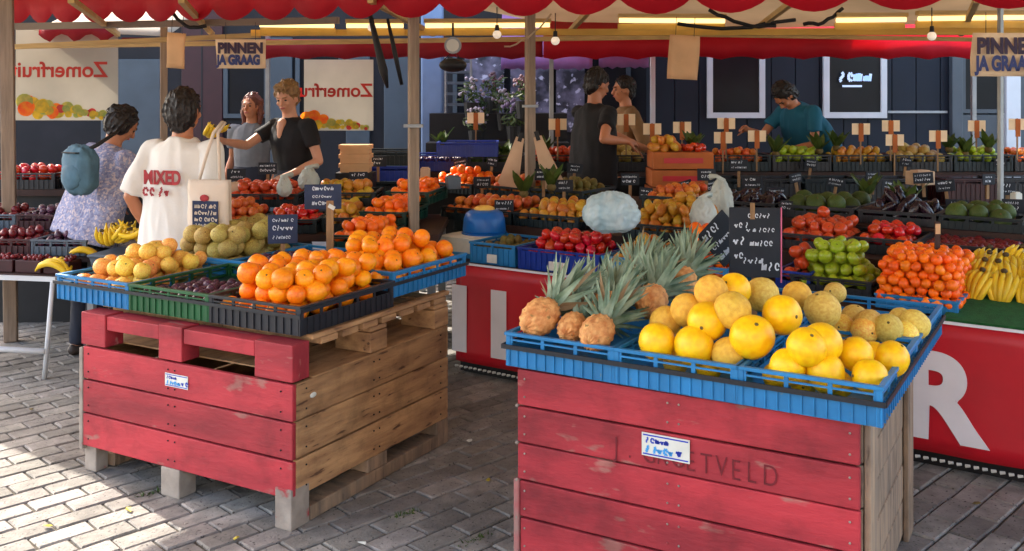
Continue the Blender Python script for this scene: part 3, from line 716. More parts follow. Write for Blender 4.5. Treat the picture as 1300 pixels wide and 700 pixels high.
# banner: a slightly billowing sheet
bv = MB(); NU, NV = 90, 8
def bw(u, z): return -.012-.014*sin(u*3.1)*((CT-z)/.6)-.006*sin(u*11+z*6)*((CT-z)/.6)
vs = []
for j in range(NV+1):
    for i in range(NU+1):
        u = -.02+(UE+.02)*i/NU; z = CT-(CT-.075)*j/NV; vs.append((u, bw(u, z), z))
bv.raw(vs, [(j*(NU+1)+i, (j+1)*(NU+1)+i, (j+1)*(NU+1)+i+1, j*(NU+1)+i+1) for j in range(NV) for i in range(NU)])
bn = bv.obj('banner', M['banner_red'], stall, True, solid=.002)
MB().span(-.03, UE, -.02, -.004, CT-.003, CT+.008).obj('edge_tape', M['banner_white'], stall)
for ch, u, sx in (('I', -.045, 1.15), ('I', .25, 1.15), ('E', .60, 1.0), ('R', 2.60, 1.02)):
    off = bw(u+.1, .35)-.008
    text(ch, .53, M['banner_white'], stall, (u-.02, off, .155), (radians(90), 0, 0), 'banner_letter', off=.022, sx=sx, ext=.0015)
rp = MB()
for i in range(120):
    u = -.02+i*.035
    rp.cone((u, -.02, .042), (u+.02, -.02, .046), .008, .006, 6)
o = rp.obj('rope_trim', M['rope'], stall); o['kind'] = 'stuff'
MB().span(-.02, UE, .03, .036, .0, .14).obj('gap_shade_strip', M['black'], stall)  # black strip painting in the shade of the gap below the banner
# poles
def pole(x, y, z0, z1, w, m=M['pole_wood'], lean=(0, 0)):
    o = MB().box((0, 0, (z1-z0)/2), (w, w, z1-z0)).obj('pole', m, None, bevel=.006)
    o.location = (x, y, z0); o.rotation_euler = (lean[1], lean[0], radians(20)); 
    o.parent = stall; bpy.context.view_layer.update(); o.matrix_parent_inverse = stall.matrix_world.inverted()
    return o
bpy.context.view_layer.update()
def wparent(o):
    o.parent = stall; o.matrix_parent_inverse = stall.matrix_world.inverted(); return o
p = at(525, 200, 6.1); pole(p.x, p.y, 0, 2.75, .062)
p = at(673, 200, 7.3); pole(p.x, p.y, 0, 2.75, .066)
p = at(14, 200, 6.7); pole(p.x, p.y, 0, 2.7, .085, lean=(-.012, 0))
p = at(208, 90, 8.2); pole(p.x, p.y, 0, 2.6, .06)
p = at(1270, 200, 6.2); pole(p.x, p.y, 0, 2.7, .03, M['grey_metal'])
for pxp in (525, 673):
    p = at(pxp, 160 if pxp == 525 else 135, 6.05 if pxp == 525 else 7.24); wparent(MB().box((p.x, p.y, p.z), (.12, .05, .02)).obj('pole_bracket', M['grey_metal'], None))
# awning valance with scallops along the stall front
AV = -.46
def zt(u): return 2.148-.033*(u+.67)    # level of the lobes' tips
vs = []; fs = []
NL = 8; lobe = .385; U0 = -5.2; nl = 26
va = MB(); N = nl*NL
for i in range(N+1):
    u = U0+lobe*i/NL; t = (i % NL)/NL; low = zt(u)+.018+.08*(1-sin(pi*t)**.8) if i % NL else zt(u)+.098
    y = AV+.012*sin(u*4.2)
    for z in (zt(u)+.36, zt(u)+.2, low): va.v.append((u, y+(.01*sin(u*9) if z == low else 0), z))
for i in range(N):
    a = i*3; va.f += [(a, a+1, a+4, a+3), (a+1, a+2, a+5, a+4)]
va.obj('valance', M['awning_red'], stall, True, solid=.003)
# roof over the stall (beige tarp) and an unseen front flap added to shade the boxes
rf = MB()
def sheet(mb, P, nu=20, nv=8, sag=.05):
    A, B, C_, D_ = [Vector(p) for p in P]; o = len(mb.v)
    for j in range(nv+1):
        for i in range(nu+1):
            s, t = i/nu, j/nv; p = (A*(1-s)+B*s)*(1-t)+(D_*(1-s)+C_*s)*t
            p.z -= sag*sin(pi*t)*(1+.4*sin(s*25)); mb.v.append(tuple(p))
    mb.f += [(o+j*(nu+1)+i, o+j*(nu+1)+i+1, o+(j+1)*(nu+1)+i+1, o+(j+1)*(nu+1)+i) for j in range(nv) for i in range(nu)]
sheet(rf, [(-3.2, AV+.005, 2.66), (4.9, AV+.005, 2.56), (4.9, 2.2, 2.76), (-3.2, 2.2, 2.94)]); sheet(rf, [(U0, AV+.005, 2.73), (-3.18, AV+.005, 2.68), (-3.18, .25, 2.73), (U0, .25, 2.79)], 8, 3)
rf.obj('roof_cover', M['tarp'], stall, True, solid=.004)
rf = MB(); sheet(rf, [(-3.0, 2.1, 2.86), (4.9, 2.1, 2.68), (4.9, 4.8, 2.32), (-1.6, 4.8, 2.40)])
rf.obj('roof_cover', M['tarp'], stall, True, solid=.004)
fl = MB(); sheet(fl, [(-2.62, -3.6, 2.44), (5.0, -3.6, 2.36), (5.0, AV+.05, 2.50), (-2.62, AV+.05, 2.60)], sag=.03)  # off-view flap, outlined to cast the shade around the sun patch
sheet(fl, [(-7.2, -1.85, 2.52), (-2.60, -1.85, 2.51), (-2.60, AV+.05, 2.605), (-7.2, AV+.05, 2.66)], sag=.03)
fl.obj('unseen_shade_flap', M['tarp_thin'], stall, True, solid=.004)
# ceiling beams, rafters
def bar(p0, p1, w, m, name='beam', h=None, own=True):
    p0 = Vector(p0); p1 = Vector(p1); d = p1-p0; h = h or w
    R = d.to_track_quat('X', 'Z').to_matrix(); o = MB().box((p0+p1)/2, (d.length, w, h), R).obj(name, m, None); 
    return wparent(o) if own else o
bar(at(320, 42, 8.0), at(1330, 40, 7.0), .05, M['gold_board'], h=.05); bar(at(-30, 62, 8.0), at(330, 45, 8.0), .05, M['beam'], h=.04)
bar(at(-30, 60, 8.6), at(860, 47, 8.0), .04, M['beam'])
bar(at(860, 44, 7.6), at(1330, 52, 7.2), .03, M['beam'])
bar(at(20, 34, 7.4), at(430, 26, 7.2), .05, M['tarp_dark'])
for px, py, dx in ((90, 10, 60), (230, 5, 40), (470, 0, 80), (760, 4, -40), (1010, 5, -60), (1240, 2, -20)):
    bar(at(px, 0, 5.6), at(px+dx, 44, 8.4), .035, M['beam'], 'rafter')
# fluorescent-like warm lamps in line
for a, b, y0, y1, D in ((330, 424, 32, 33, 7.6), (440, 512, 33, 33, 7.5), (540, 698, 33, 32, 7.4), (786, 920, 26, 27, 7.2), (1062, 1150, 26, 25, 7.0), (1166, 1320, 24, 22, 6.9)):
    lt = thing('strip_lamp', None, 'lamp'); q0, q1 = at(a, y0, D), at(b, y1, D); lt.location = (q0+q1)/2
    off = lt.location
    MB().tube([q0-off, q1-off], .018, 10).obj('tube', M['lamp_tube'], lt, True)
    MB().box(Vector((0, 0, .035)), ((q1-q0).length*1.02, .07, .03)).obj('fixture', M['beam'], lt)
    MB().box(Vector((0, .03, -.045)), ((q1-q0).length*1.02, .012, .05)).obj('reflector', M['gold_board'], lt)
    px = (a+b)/2
    lt['label'] = {377: 'lit strip lamp over the blond seller in black', 476: 'short lit strip lamp between the folded parasol and wooden pole', 619: 'lit strip lamp right of the front wooden pole', 853: 'lit strip lamp above the hanging brown paper sheet', 1106: 'lit strip lamp above the window with the neon sign', 1243: 'lit strip lamp over the card payment sign at the right'}[int(px)]
    lt['group'] = 'strip lamps under the stall roof'
for px, py, D, lab in ((705, 52, 7.0, 'small round bulb hanging beside the back wooden pole'), (1183, 46, 6.8, 'small round bulb hanging under the right strip lamp'), (631, 44, 7.1, 'small bulb hanging at the front pole\'s right lamp'), (472, 35, 7.0, 'small bulb hanging beside the folded parasol')):
    t = thing('light_bulb', lab, 'light bulb', at(px, py, D))
    MB().ball((0, 0, 0), .032, 10, 8).obj('globe', M['bulb'], t, True); MB().cone((0, 0, .028), (0, 0, .07), .018, .014, 8).obj('socket', M['black'], t); MB().cone((0, 0, .07), (0, 0, .2), .004, .004, 5).obj('cord', M['black'], t)
# tangle of cables by the roof
rdc = random.Random(5)
for (x0, y0, x1, y1, lab) in ((860, 30, 1010, 24, 'black cables looped along the roof above the paper sheet'), (900, 12, 985, 34, 'tangled black rope tied to the roof beam at right'), (640, 60, 700, 20, 'thin pale cable running up to the round bulb'), (1020, 30, 1070, 10, 'black cable hanging between two strip lamps'), (220, 18, 262, 34, 'dark rope knotted to the roof above the left paper sheet')):
    pts = [at(x0+(x1-x0)*t/8, y0+(y1-y0)*t/8+rdc.uniform(-1.6, 1.6)+8*sin(pi*t/8), 7.0) for t in range(9)]
    tag(MB().tube(pts, .014 if 'thin' not in lab else .006, 6).obj('cable', M['black'] if 'pale' not in lab else M['tarp'], None, True), lab, 'cable')

# folded parasol (dark diagonal bundle)
pr = thing('folded_parasol', 'black folded parasol hung slanting from the roof left of the wooden pole', 'parasol')
a, b = at(466, 4, 6.4), at(492, 112, 6.4); MB().tube([a, a*.6+b*.4, a*.2+b*.8, b], [.012, .02, .03, .008], 8).obj('canopy', M['black'], pr, True)
a, b = at(492, 24, 6.4), at(510, 108, 6.4); MB().tube([a, a*.5+b*.5, b], [.01, .016, .012], 8).obj('handle', M['black'], pr, True)
# hanging scale
hs = thing('hanging_scale', 'dark hanging scale with round dial right of the front pole', 'scale', at(575, 58, 6.9))
MB().cone((0, -.03, 0), (0, .03, 0), .06, .06, 20).obj('dial', M['grey_metal'], hs); MB().cone((0, -.034, 0), (0, -.031, 0), .045, .045, 20).obj('dial_face', M['paper_white'], hs)
MB().cone((0, 0, .05), (0, 0, .16), .008, .008, 6).obj('hook', M['black'], hs)
MB().ball((0, 0, -.14), (.1, .09, .05), 14, 8).obj('pan', M['black'], hs, True); MB().tube([(-.08, 0, -.12), (0, 0, -.04), (.08, 0, -.12)], .004, 5).obj('chain', M['black'], hs)

# ------------------------------------------------------------------ goods on the counter
def ucrate(px0, px1, v0, d, h, z, m, label, **k):
    u0 = S.fpx(px0, v0); u1 = S.fpx(px1, v0); crate(S, u0, v0, u1-u0-.008, d, h, z, m, label, **k); return u0, u1-u0-.008
def goods(px0, px1, v0, d, z, key, label, group, H, m=None, clabel=None, h=.11, seed=1, r=None, over=0.02, own=True, flat=.35, **k):
    if m: u0, w = ucrate(px0, px1, v0, d, h, z, m, clabel, **k)
    else: u0 = S.fpx(px0, v0); w = S.fpx(px1, v0)-u0
    return heap(S, u0+over, v0+over, w-2*over, d-2*over, z+(h*.55 if m else 0), key, label, group, H=H, seed=seed, r=r, own=own, flat=flat)
# front row, left to right
wb = thing('white_box', 'flat white box at the left end of the counter below the blue bowl', 'box', S.w(-.30, .16, CT), S.rz)
MB().span(0, .30, 0, .28, .03, .115).obj('carton', M['paper_white'], wb, bevel=.004); MB().span(-.005, .305, -.005, .285, .116, .125).obj('lid', M['paper_white'], wb)
MB().span(.0, .30, 0, .28, 0, .029).obj('tray', M['crate_blue'], wb)
bo = thing('blue_bowl', 'round bright blue plastic bowl turned over beside the front pole', 'bowl', S.w(-.12, .42, .80), 0)
rings = []
for r, z in ((.14, 0), (.142, .02), (.135, .09), (.12, .13), (.09, .145)): rings.append([Vector((cos(2*pi*i/28)*r, sin(2*pi*i/28)*r, z)) for i in range(28)])
MB().loft(rings).obj('bowl_body', M['bowl_blue'], bo, True); MB().cone((0, 0, -.008), (0, 0, .003), .15, .15, 28).obj('bowl_rim', M['bowl_blue'], bo)
o = MB().ball((0, .03, .15), (.07, .06, .025), 10, 6).obj('bread', M['peach'], bo, True)
goods(597, 655, .06, .42, CT, 'kiwi', 'brown green kiwi in the small blue crate by the white box', 'kiwis in the small blue crate', .03, M['crate_blue'], 'small blue crate of kiwis at the left end of the banner', h=.13, seed=21, open_top=.2, labelcard=M['paper_white'])
goods(658, 762, .05, .42, CT, 'tomato', 'red tomato in the deep blue crate above the banner', 'tomatoes in the deep blue crate', .13, M['crate_deepblue'], 'deep blue crate of red tomatoes with a white card above the banner', h=.13, seed=22, open_top=.15, labelcard=M['paper_white'])
goods(765, 838, .05, .42, CT, 'mango', 'yellow mango in the crate behind the pineapple leaves', 'mangoes behind the pineapple leaves', .10, M['crate_blue'], 'mid blue crate between the tomatoes and pineapple leaves', h=.13, seed=23, open_top=.2)
goods(840, 925, .05, .42, CT, 'clem2', 'mandarin in the crate left of the chalkboard', 'mandarins left of the chalkboard', .24, M['crate_blue'], 'blue crate of mandarins hidden behind the pineapples', h=.13, seed=24)
goods(985, 1030, .22, .42, CT, 'rapple', 'red apple in the crate right of the chalkboard', 'red apples right of the chalkboard', .20, M['crate_deepblue'], 'dark crate of red apples right of the chalkboard', h=.12, seed=25)
goods(1004, 1108, .20, .40, CT+.01, 'gapple', 'green apple in the heaped black crate', 'green apples in the black crate', .19, M['crate_black'], 'black crate heaped with green apples', own='green apple in the black crate', h=.10, seed=26, r=.036)
goods(1112, 1218, .10, .58, CT+.01, 'clem', 'small orange clementine in the big pile right of the green apples', 'clementines piled right of the apples', .24, M['crate_blue'], 'blue crate under the big pile of clementines', h=.07, seed=27, over=-.012, flat=.62)
# second row
z2 = .822
goods(560, 650, .66, .5, z2, 'nect', 'orange red nectarine in the second row behind the blue bowl', 'nectarines behind the blue bowl', .08, M['crate_teal'], 'dark teal crate of nectarines behind the kiwis', seed=31, h=.09)
goods(652, 735, .66, .5, z2, 'mango', 'mottled mango in the second row under the paper bags', 'mangoes under the paper bags', .06, M['crate_teal'], 'dark teal crate of mangoes under the hanging paper bags', seed=32, h=.09)
goods(790, 905, .60, .55, z2, 'mango', 'golden yellow mango heaped right of the pale blue bag', 'golden mangoes right of the blue bag', .15, M['crate_teal'], 'dark teal crate of golden mangoes right of the pale blue bag', seed=33, h=.09)
goods(985, 1080, .72, .5, z2, 'rapple', 'red apple in the second row behind the green apples', 'red apples behind the green apples', .10, M['crate_black'], 'dark crate of red apples behind the green apples', seed=34, h=.09)
goods(1082, 1165, .80, .45, z2, 'tomato', 'dark red tomato behind the clementine pile', 'tomatoes behind the clementine pile', .06, M['crate_black'], 'dark crate of tomatoes behind the clementine pile', seed=35, h=.09)
goods(1168, 1300, .85, .42, z2, 'berry', 'dark cherry in the long tray behind the bananas', 'cherries behind the bananas', .02, M['crate_black'], 'black tray of cherries behind the bananas', seed=36, h=.08, r=.026)
# third row
z3 = .932
goods(540, 600, 1.27, .5, z3, 'clem2', 'mandarin in the third row right of the front pole', 'mandarins right of the front pole', .10, M['crate_teal'], 'teal crate of mandarins right of the front pole, third row', seed=41, h=.08)
goods(602, 668, 1.27, .5, z3, 'nect', 'red and yellow nectarine in the third row below the left paper bag', 'nectarines below the left paper bag', .06, M['crate_teal'], 'teal crate of nectarines below the left paper bag', seed=42, h=.08)
goods(670, 740, 1.27, .5, z3, 'kiwi', 'dull green kiwi in the third row below the right paper bag', 'kiwis below the right paper bag', .06, M['crate_teal'], 'teal crate of kiwis below the right paper bag', seed=43, h=.08, r=.03)
goods(815, 880, 1.27, .5, z3, 'nect', 'orange nectarine in front of the orange cartons', 'nectarines before the orange cartons', .06, M['crate_teal'], 'teal crate of nectarines before the orange cartons', seed=44, h=.08)
goods(900, 985, 1.27, .5, z3, 'aub', 'dark aubergine behind the chalkboard', 'aubergines behind the chalkboard', .04, M['crate_black'], 'black crate of aubergines behind the chalkboard', seed=45, h=.08)
goods(990, 1085, 1.27, .5, z3, 'veg', 'dark green cabbage in the third row behind the red apples', 'cabbages behind the red apples', .04, M['crate_black'], 'black crate of cabbages behind the red apples', seed=46, h=.08)
goods(1090, 1190, 1.27, .5, z3, 'aub', 'dark aubergine behind the tomatoes at right', 'aubergines at the right', .05, M['crate_black'], 'black crate of aubergines at the right of the third row', seed=47, h=.08)
goods(1192, 1300, 1.27, .5, z3, 'veg', 'dark green cabbage in the third row at the far right', 'cabbages at the far right', .04, M['crate_teal'], 'teal crate of cabbages at the far right', seed=48, h=.08)

# green mat, bananas
gu = S.fpx(1196, .0); gm = MB(); sheet(gm, [(0, 0, 0), (1.0, 0, 0), (1.0, .55, .06), (0, .55, .06)], 10, 6, 0)
gm = gm.obj('grass_mat', M['green_mat'], None, solid=.012); gm.location = S.w(gu, .0, CT+.012); gm.rotation_euler = (0, 0, S.rz); tag(gm, 'dark green artificial grass mat on the counter under the bananas', 'mat')
def banana_mesh():
    pts = []; rs = []
    for k in range(11):
        t = k/10; a = radians(-58+116*t); pts.append((0, .11*(1-cos(a))*1.1, .11*sin(a))); rs.append(.005+.013*sin(pi*min(1, max(0, t*.94+.05)))**.45)
    rs[0] = .004; rs[-1] = .0045; rs[-2] = .008
    return MB().tube(pts, rs, 8).mesh('banana', M['banana'], True)
BM = banana_mesh(); TM = MB().ball((0, .052, -.094), .007, 6, 4).mesh('tip', M['banana_tip'])
CRM = MB().ball((0, .045, .098), (.016, .012, .013), 8, 6).mesh('crown', M['banana_tip'], True)
def bunch(loc, rot, label, group, n=6, s=1.0):
    t = thing('banana_bunch', label, 'bananas', loc, 0, group); t.rotation_euler = rot; t.scale = (s, s, s)
    for i in range(n):
        b = link('banana', BM, t); a = (i-(n-1)/2)*.34; b.location = (a*.07, .006*abs(i-n/2), 0); b.rotation_euler = (.05*(i % 2), a*.45, a*.5)
        e = link('tip', TM, b)
    link('crown', CRM, t); return t
rb = random.Random(8); k = 0
for row, (v, z, el) in enumerate(((.36, CT+.10, 0), (.48, CT+.125, 0), (.60, CT+.155, 0), (.72, CT+.18, 0))):
    for j in range(6):
        u = S.fpx(1232, v)+.02+j*.115+rb.uniform(-.01, .01)+row*.02
        bunch(S.w(u, v, z+rb.uniform(-.01, .01)), (radians(-14+rb.uniform(-9, 9)), rb.uniform(-.2, .2), S.rz+rb.uniform(-.35, .35)), 'banana bunch on the green mat, '+['front', 'second', 'third', 'back'][row]+' row, '+['first', 'second', 'third', 'fourth', 'fifth', 'sixth'][j]+' from the left', 'banana bunches on the green mat', 5, 1.0); k += 1
for i, (px, py) in enumerate(((1243, 366), (1262, 358))):
    p = onz(px-8+i*30, py+6, .74); fruit('peach', p, .034, 'single yellow fruit lying on the mat below the bananas' if i == 0 else 'second loose yellow fruit on the mat, nearer the right edge', None, 'fruit', rb)

# wooden price stakes and boards
def board(px, py, D, w, h, label, m='chalkboard', rz=None, rx=0, ry=0, lines=2, stake=.0, seed=1, name='price_board', cat='price sign', group=None, frame=None):
    t = thing(name, label, cat, at(px, py, D), rz if rz is not None else -radians(20)*(px-650)/650, group); t.rotation_euler = (rx, ry, t.rotation_euler.z)
    MB().box((0, 0, 0), (w, .006, h)).obj('panel', M[m], t, bevel=.002)
    mb = MB(); lh = h/(lines+.4)
    for i in range(lines): scribble(mb, -w*.42+w*.2*((seed*7+i*3) % 3)/3, w*.36-w*.3*((seed+i*5) % 4)/4, h/2-lh*(i+1)+lh*.15, lh*(.4+.2*((seed+i) % 2)), -.0045, seed*17+i, .17)
    mb.obj('chalk_writing', M['chalk'], t)['kind'] = 'stuff'
    if stake: MB().span(-.011, .011, .004, .016, -h/2-stake, h*.3).obj('stake', M['wood'], t)
    if frame:
        f = MB(); f.span(-w/2-.008, -w/2, -.004, .004, -h/2, h/2).span(w/2, w/2+.008, -.004, .004, -h/2, h/2).span(-w/2-.008, w/2+.008, -.0045, .0045, -h/2-.009, -h/2-.0005).span(-w/2-.008, w/2+.008, -.0045, .0045, h/2+.0005, h/2+.009); f.obj('frame', M[frame], t)
    return t
cb = thing('chalkboard', 'upright chalkboard with white handwriting standing behind the netted melons', 'chalkboard', at(958, 308, 4.15), -.08)
MB().box((0, 0, 0), (.215, .01, .30)).obj('panel', M['chalkboard'], cb, bevel=.003)
mb = MB()
for (x0, x1, z, h, sd) in ((-.03, .05, .105, .028, 1), (-.085, -.03, .062, .034, 2), (-.035, .075, .045, .026, 3), (-.09, -.04, -.01, .048, 4), (-.02, .06, -.015, .034, 5), (-.085, -.06, -.07, .04, 6), (-.05, .03, -.09, .036, 7), (.03, .085, -.12, .05, 8)): scribble(mb, x0, x1, z, h*.72, -.0065, sd+43, .17)
mb.obj('chalk_writing', M['chalk'], cb)['kind'] = 'stuff'
MB().span(.109, .114, -.006, .006, -.17, .15).obj('edge_strip', M['pink'], cb); MB().span(-.02, .0, -.008, -.0055, .10, .17).obj('clip', M['wood'], cb); MB().span(-.01, .012, .006, .02, -.45, .1).obj('stake', M['wood'], cb)
board(918, 303, 4.35, .17, .20, 'small dark board leaning askew left of the upright chalkboard', rz=.3, ry=-.75, lines=3, seed=3, name='price_board')
board(359, 291, 5.0, .15, .15, 'dark blue price board with white scribbles over the small melons', 'chalkboard_blue', lines=3, seed=4, stake=.14)
board(410, 250, 5.05, .19, .13, 'larger blue price board on a pale stake behind the oranges', 'chalkboard_blue', lines=3, seed=5)
p = at(419, 300, 4.95); st = thing('wooden_stake', 'pale wooden stake standing behind the heaped oranges', 'stake', (p.x, p.y, .76)); MB().span(-.018, .018, -.008, .008, 0, .40).obj('post', M['wood'], st); MB().box((.01, -.012, .37), (.035, .004, .02), Matrix.Rotation(.5, 3, 'Y')).obj('clip', M['paper_white'], st)
p = at(1190, 330, 4.75); st = thing('wooden_stake', 'dark wooden stake stuck in the clementine pile', 'stake', (p.x, p.y, .72)); MB().span(-.012, .012, -.006, .006, 0, .36).obj('post', M['dark_wood'], st); MB().span(-.012, .012, -.008, -.006, .30, .35).obj('clip', M['brown_card'], st)
bl = [(612, 232, 7.3, 'black price tag behind the blue bowl'), (640, 262, 6.6, 'black price tag among the nectarines left of the paper bags'), (690, 222, 7.0, 'black price tag between the two paper bags'), (716, 236, 6.9, 'black price tag under the right paper bag'), (800, 228, 7.0, 'black price tag beside the orange cartons'),
      (848, 268, 6.2, 'black price tag over the golden mangoes'), (897, 222, 6.8, 'black price tag right of the orange cartons'), (938, 210, 7.2, 'black price tag above the white bag'), (985, 246, 6.6, 'black price tag just above the chalkboard\'s right corner'),
      (1040, 262, 6.3, 'black price tag over the red apples'), (1085, 270, 6.0, 'black price tag above the green apples\' right side'), (1150, 254, 6.2, 'black price tag above the clementine pile'), (1215, 262, 5.9, 'black price tag above the stake in the clementines'), (1240, 276, 5.6, 'black price tag at the top of the bananas'), (1287, 262, 5.8, 'black price tag at the right edge over the bananas'),
      (300, 222, 6.9, 'black price tag in front of the seller\'s reaching arm'), (340, 214, 6.9, 'black price tag below the seller\'s black shirt'), (455, 226, 6.9, 'black price tag right of the blond seller'), (480, 205, 7.6, 'black price tag above the mandarin row')]
for i, (px, py, D, lab) in enumerate(bl): board(px, py, D, .13, .085, lab, lines=2, seed=i+20, stake=.12, group='small black price tags')
# cream twin price cards
cc = [(795, 152, 8.2, 'pair of cream cards in front of the person in tan'), (828, 164, 8.2, 'pair of cream price cards right of the person in tan'), (866, 162, 8.2, 'pair of cream price cards over the orange cartons'), (922, 157, 8.3, 'upper of two stacked pairs of cream cards left of the man in teal'), (918, 175, 8.1, 'lower of two stacked pairs of cream cards left of the man in teal'),
      (961, 173, 8.2, 'pair of cream cards under the man in teal\'s elbow'), (1093, 164, 8.2, 'pair of cream cards right of the man in teal'), (1131, 160, 8.3, 'upper pair of cream cards under the neon sign window\'s right side'), (1136, 178, 8.1, 'lower pair of cream cards below the neon sign window\'s right side'), (1191, 173, 8.2, 'pair of cream cards in front of the grey door post'),
      (1240, 160, 8.4, 'pair of cream cards in front of the white door panel'), (1292, 158, 8.2, 'pair of cream cards at the right picture edge'), (708, 158, 8.2, 'pair of cream cards left of the man in black'), (604, 150, 8.6, 'pair of cream cards before the flower stall')]
for px, py, D, lab in cc:
    t = thing('price_card', lab, 'price card', at(px, py, D), 0, 'cream price cards on sticks')
    for sx in (-1, 1): MB().box((sx*.047, 0, 0), (.058, .003, .095)).obj('card', M['cream_card'], t)
    MB().box((0, -.004, -.03), (.04, .006, .15)).obj('clip', M['orange_card'], t); MB().span(-.006, .006, .004, .012, -.30, .05).obj('stake', M['wood'], t)

# bags
def blob_bag(name, loc, r, m, label, cat='plastic bag', seed=1, knot=True, sq=(1, .8, 1)):
    t = thing(name, label, cat, loc, random.Random(seed).uniform(0, 3))
    def fn(v):
        a = atan2(v.y, v.x); h_ = (v.z+1)/2; k = 1+.08*noise.noise(v*1.9+Vector((seed, 0, 0)))+.05*noise.noise(v*7+Vector((0, seed, 0)))
        k += .045*abs(sin(a*5.5+2.4*noise.noise(Vector((a, seed, v.z*2)))+v.z*2.2))*(.3+h_) - .03
        k += .05*(1-2.4*abs(noise.noise(v*3.3+Vector((seed, 2, 0)))))-.03
        if v.z < -.55: k *= 1-.35*(-.55-v.z)
        return k+(.25*max(0, v.z)**6 if knot else 0)
    MB().ball((0, 0, r*sq[2]), (r*sq[0], r*sq[1], r*sq[2]), 88, 50, fn=fn).obj('bag', m, t, True)
    if knot: MB().tube([(-.02, 0, r*sq[2]*2.1), (.03, 0, r*sq[2]*2.35), (.07, .01, r*sq[2]*2.3)], [.02, .012, .02], 8).obj('handle', m, t, True)
    return t
blob_bag('plastic_bag', at(776, 301, 5.5), .165, M['bag_paleblue'], 'big pale blue plastic bag bulging on the counter behind the tomatoes', seed=2, knot=False, sq=(1, .8, .78))
blob_bag('plastic_bag', at(893, 294, 5.6), .09, M['bag_white'], 'white plastic bag behind the mandarins left of the chalkboard', seed=4, sq=(1, .8, 1.0))
blob_bag('plastic_bag', at(915, 283, 5.9), .08, M['bag_white'], 'pale bag standing just left of the chalkboard\'s top', seed=6, sq=(1, .8, 1.5))
blob_bag('plastic_bag', at(361, 252, 6.4), .055, M['bag_white'], 'small pale bag on the left counter below the seller', seed=7, sq=(1, .8, 1.2))
blob_bag('plastic_bag', at(392, 244, 6.6), .075, M['bag_white'], 'small cream bag beside the larger blue price board', seed=8)
def paper_bag(px, py, D, w, h, rz, ry, label, name='paper_bags'):
    t = thing(name, label, 'paper bags', at(px, py, D), rz); t.rotation_euler = (0, ry, rz)
    for k in range(3): MB().raw([(-w*.22, .004*k, h/2), (w*.22, .004*k, h/2-.01*k), (w*.5+.01*k, .006*k, -h/2), (-w*.5+.01*k, .006*k, -h/2-.01*k)], [(0, 1, 2, 3)]).obj('paper_bag', M['paper_bag'], t, solid=.003)
    MB().span(-.015, .015, -.006, .02, h/2-.03, h/2+.04).obj('clip', M['black'], t)
paper_bag(652, 205, 7.1, .14, .36, .1, .28, 'bundle of brown paper bags hanging left of the back pole')
paper_bag(692, 205, 7.1, .14, .38, -.1, -.30, 'bundle of brown paper bags hanging right of the back pole')
# hanging paper sheets and signs
def hung(px0, py0, px1, py1, D, m, label, name='paper_sheet', cat='paper sheet', ry=0, rz=0):
    a = at(px0, py0, D); b = at(px1, py1, D); w = b.x-a.x; h = a.z-b.z
    t = thing(name, label, cat, ((a.x+b.x)/2, D, a.z), rz); t.rotation_euler = (0, ry, rz)
    mb = MB(); sheet(mb, [(-w/2, .0, 0), (w/2, 0, 0), (w/2, .02, -h), (-w/2, .02, -h)], 6, 6, 0)
    for i, v in enumerate(mb.v): mb.v[i] = (v[0], v[1]+.01*sin(v[2]*20+v[0]*9), v[2])
    mb.obj('sheet', m, t, True, solid=.004)
    MB().cone((-w*.3, 0, -.005), (-w*.3, 0, .12), .002, .002, 5).cone((w*.3, 0, -.005), (w*.3, 0, .12), .002, .002, 5).obj('string', M['black'], t)
    return t, w, h
hung(213, 42, 236, 87, 6.8, M['brown_card'], 'narrow brown paper sheet hanging left of the card payment sign', ry=.08)
hung(850, 45, 889, 101, 6.4, M['brown_card'], 'square brown paper sheet hanging before the navy shopfront', ry=.05)
def pin_sign(px0, py0, px1, py1, D, label, ts):
    t, w, h = hung(px0, py0, px1, py1, D, M['cream_card'], label, 'hanging_sign', 'sign')
    text('PINNEN', ts, M['ink'], t, (-w*.45, -.016, -h*.47), (radians(90), 0, 0), off=.006, sx=1.0*w/.345/ts*.0875, ext=.001)
    text('JA GRAAG', ts*.92, M['ink_blue'], t, (-w*.46, -.016, -h*.86), (radians(90), 0, 0), off=.006, sx=.8*w/.345/ts*.0875, ext=.001)
pin_sign(274, 50, 337, 87, 6.9, 'cream card payment sign hanging at the left, over the seller\'s reaching arm', .10)
pin_sign(1234, 42, 1322, 97, 5.6, 'cream card payment sign hanging at the right picture edge', .125)

# ------------------------------------------------------------------ left wing of the stall: side counter with mandarins and fruit
wing = thing('side_counter', 'side counter of the stall behind the orange display', 'counter', (0, 0, 0))
LW = Frame(-2.05, 6.05, 1, -.02)
MB().span(-1.95, -.45, 5.95, 7.0, .80, .84).obj('counter_top', M['dark_wood'], wing)
for x in (-1.9, -.5):
    for y in (6.0, 6.9): MB().span(x-.025, x+.025, y, y+.05, 0, .799).obj('leg', M['grey_metal'], wing)
LF = Frame(-1.93, 5.97, 1, 0)
def lg(u, v, w, d, z, key, label, group, H, m, clabel, seed, r=None, h=.09):
    crate(LF, u, v, w, d, h, z, m, clabel); heap(LF, u+.02, v+.02, w-.04, d-.04, z+h*.55, key, label, group, H=H, seed=seed, r=r, own=True)
lg(.0, .02, .36, .42, .842, 'nect', 'orange red nectarine by the white tote bag', 'nectarines by the tote bag', .10, M['crate_teal'], 'teal crate of nectarines right of the white tote bag', 51)
lg(.38, .02, .34, .42, .842, 'tomato', 'red tomato behind the blue price boards', 'tomatoes behind the blue boards', .08, M['crate_teal'], 'teal crate of tomatoes behind the blue price boards', 52)
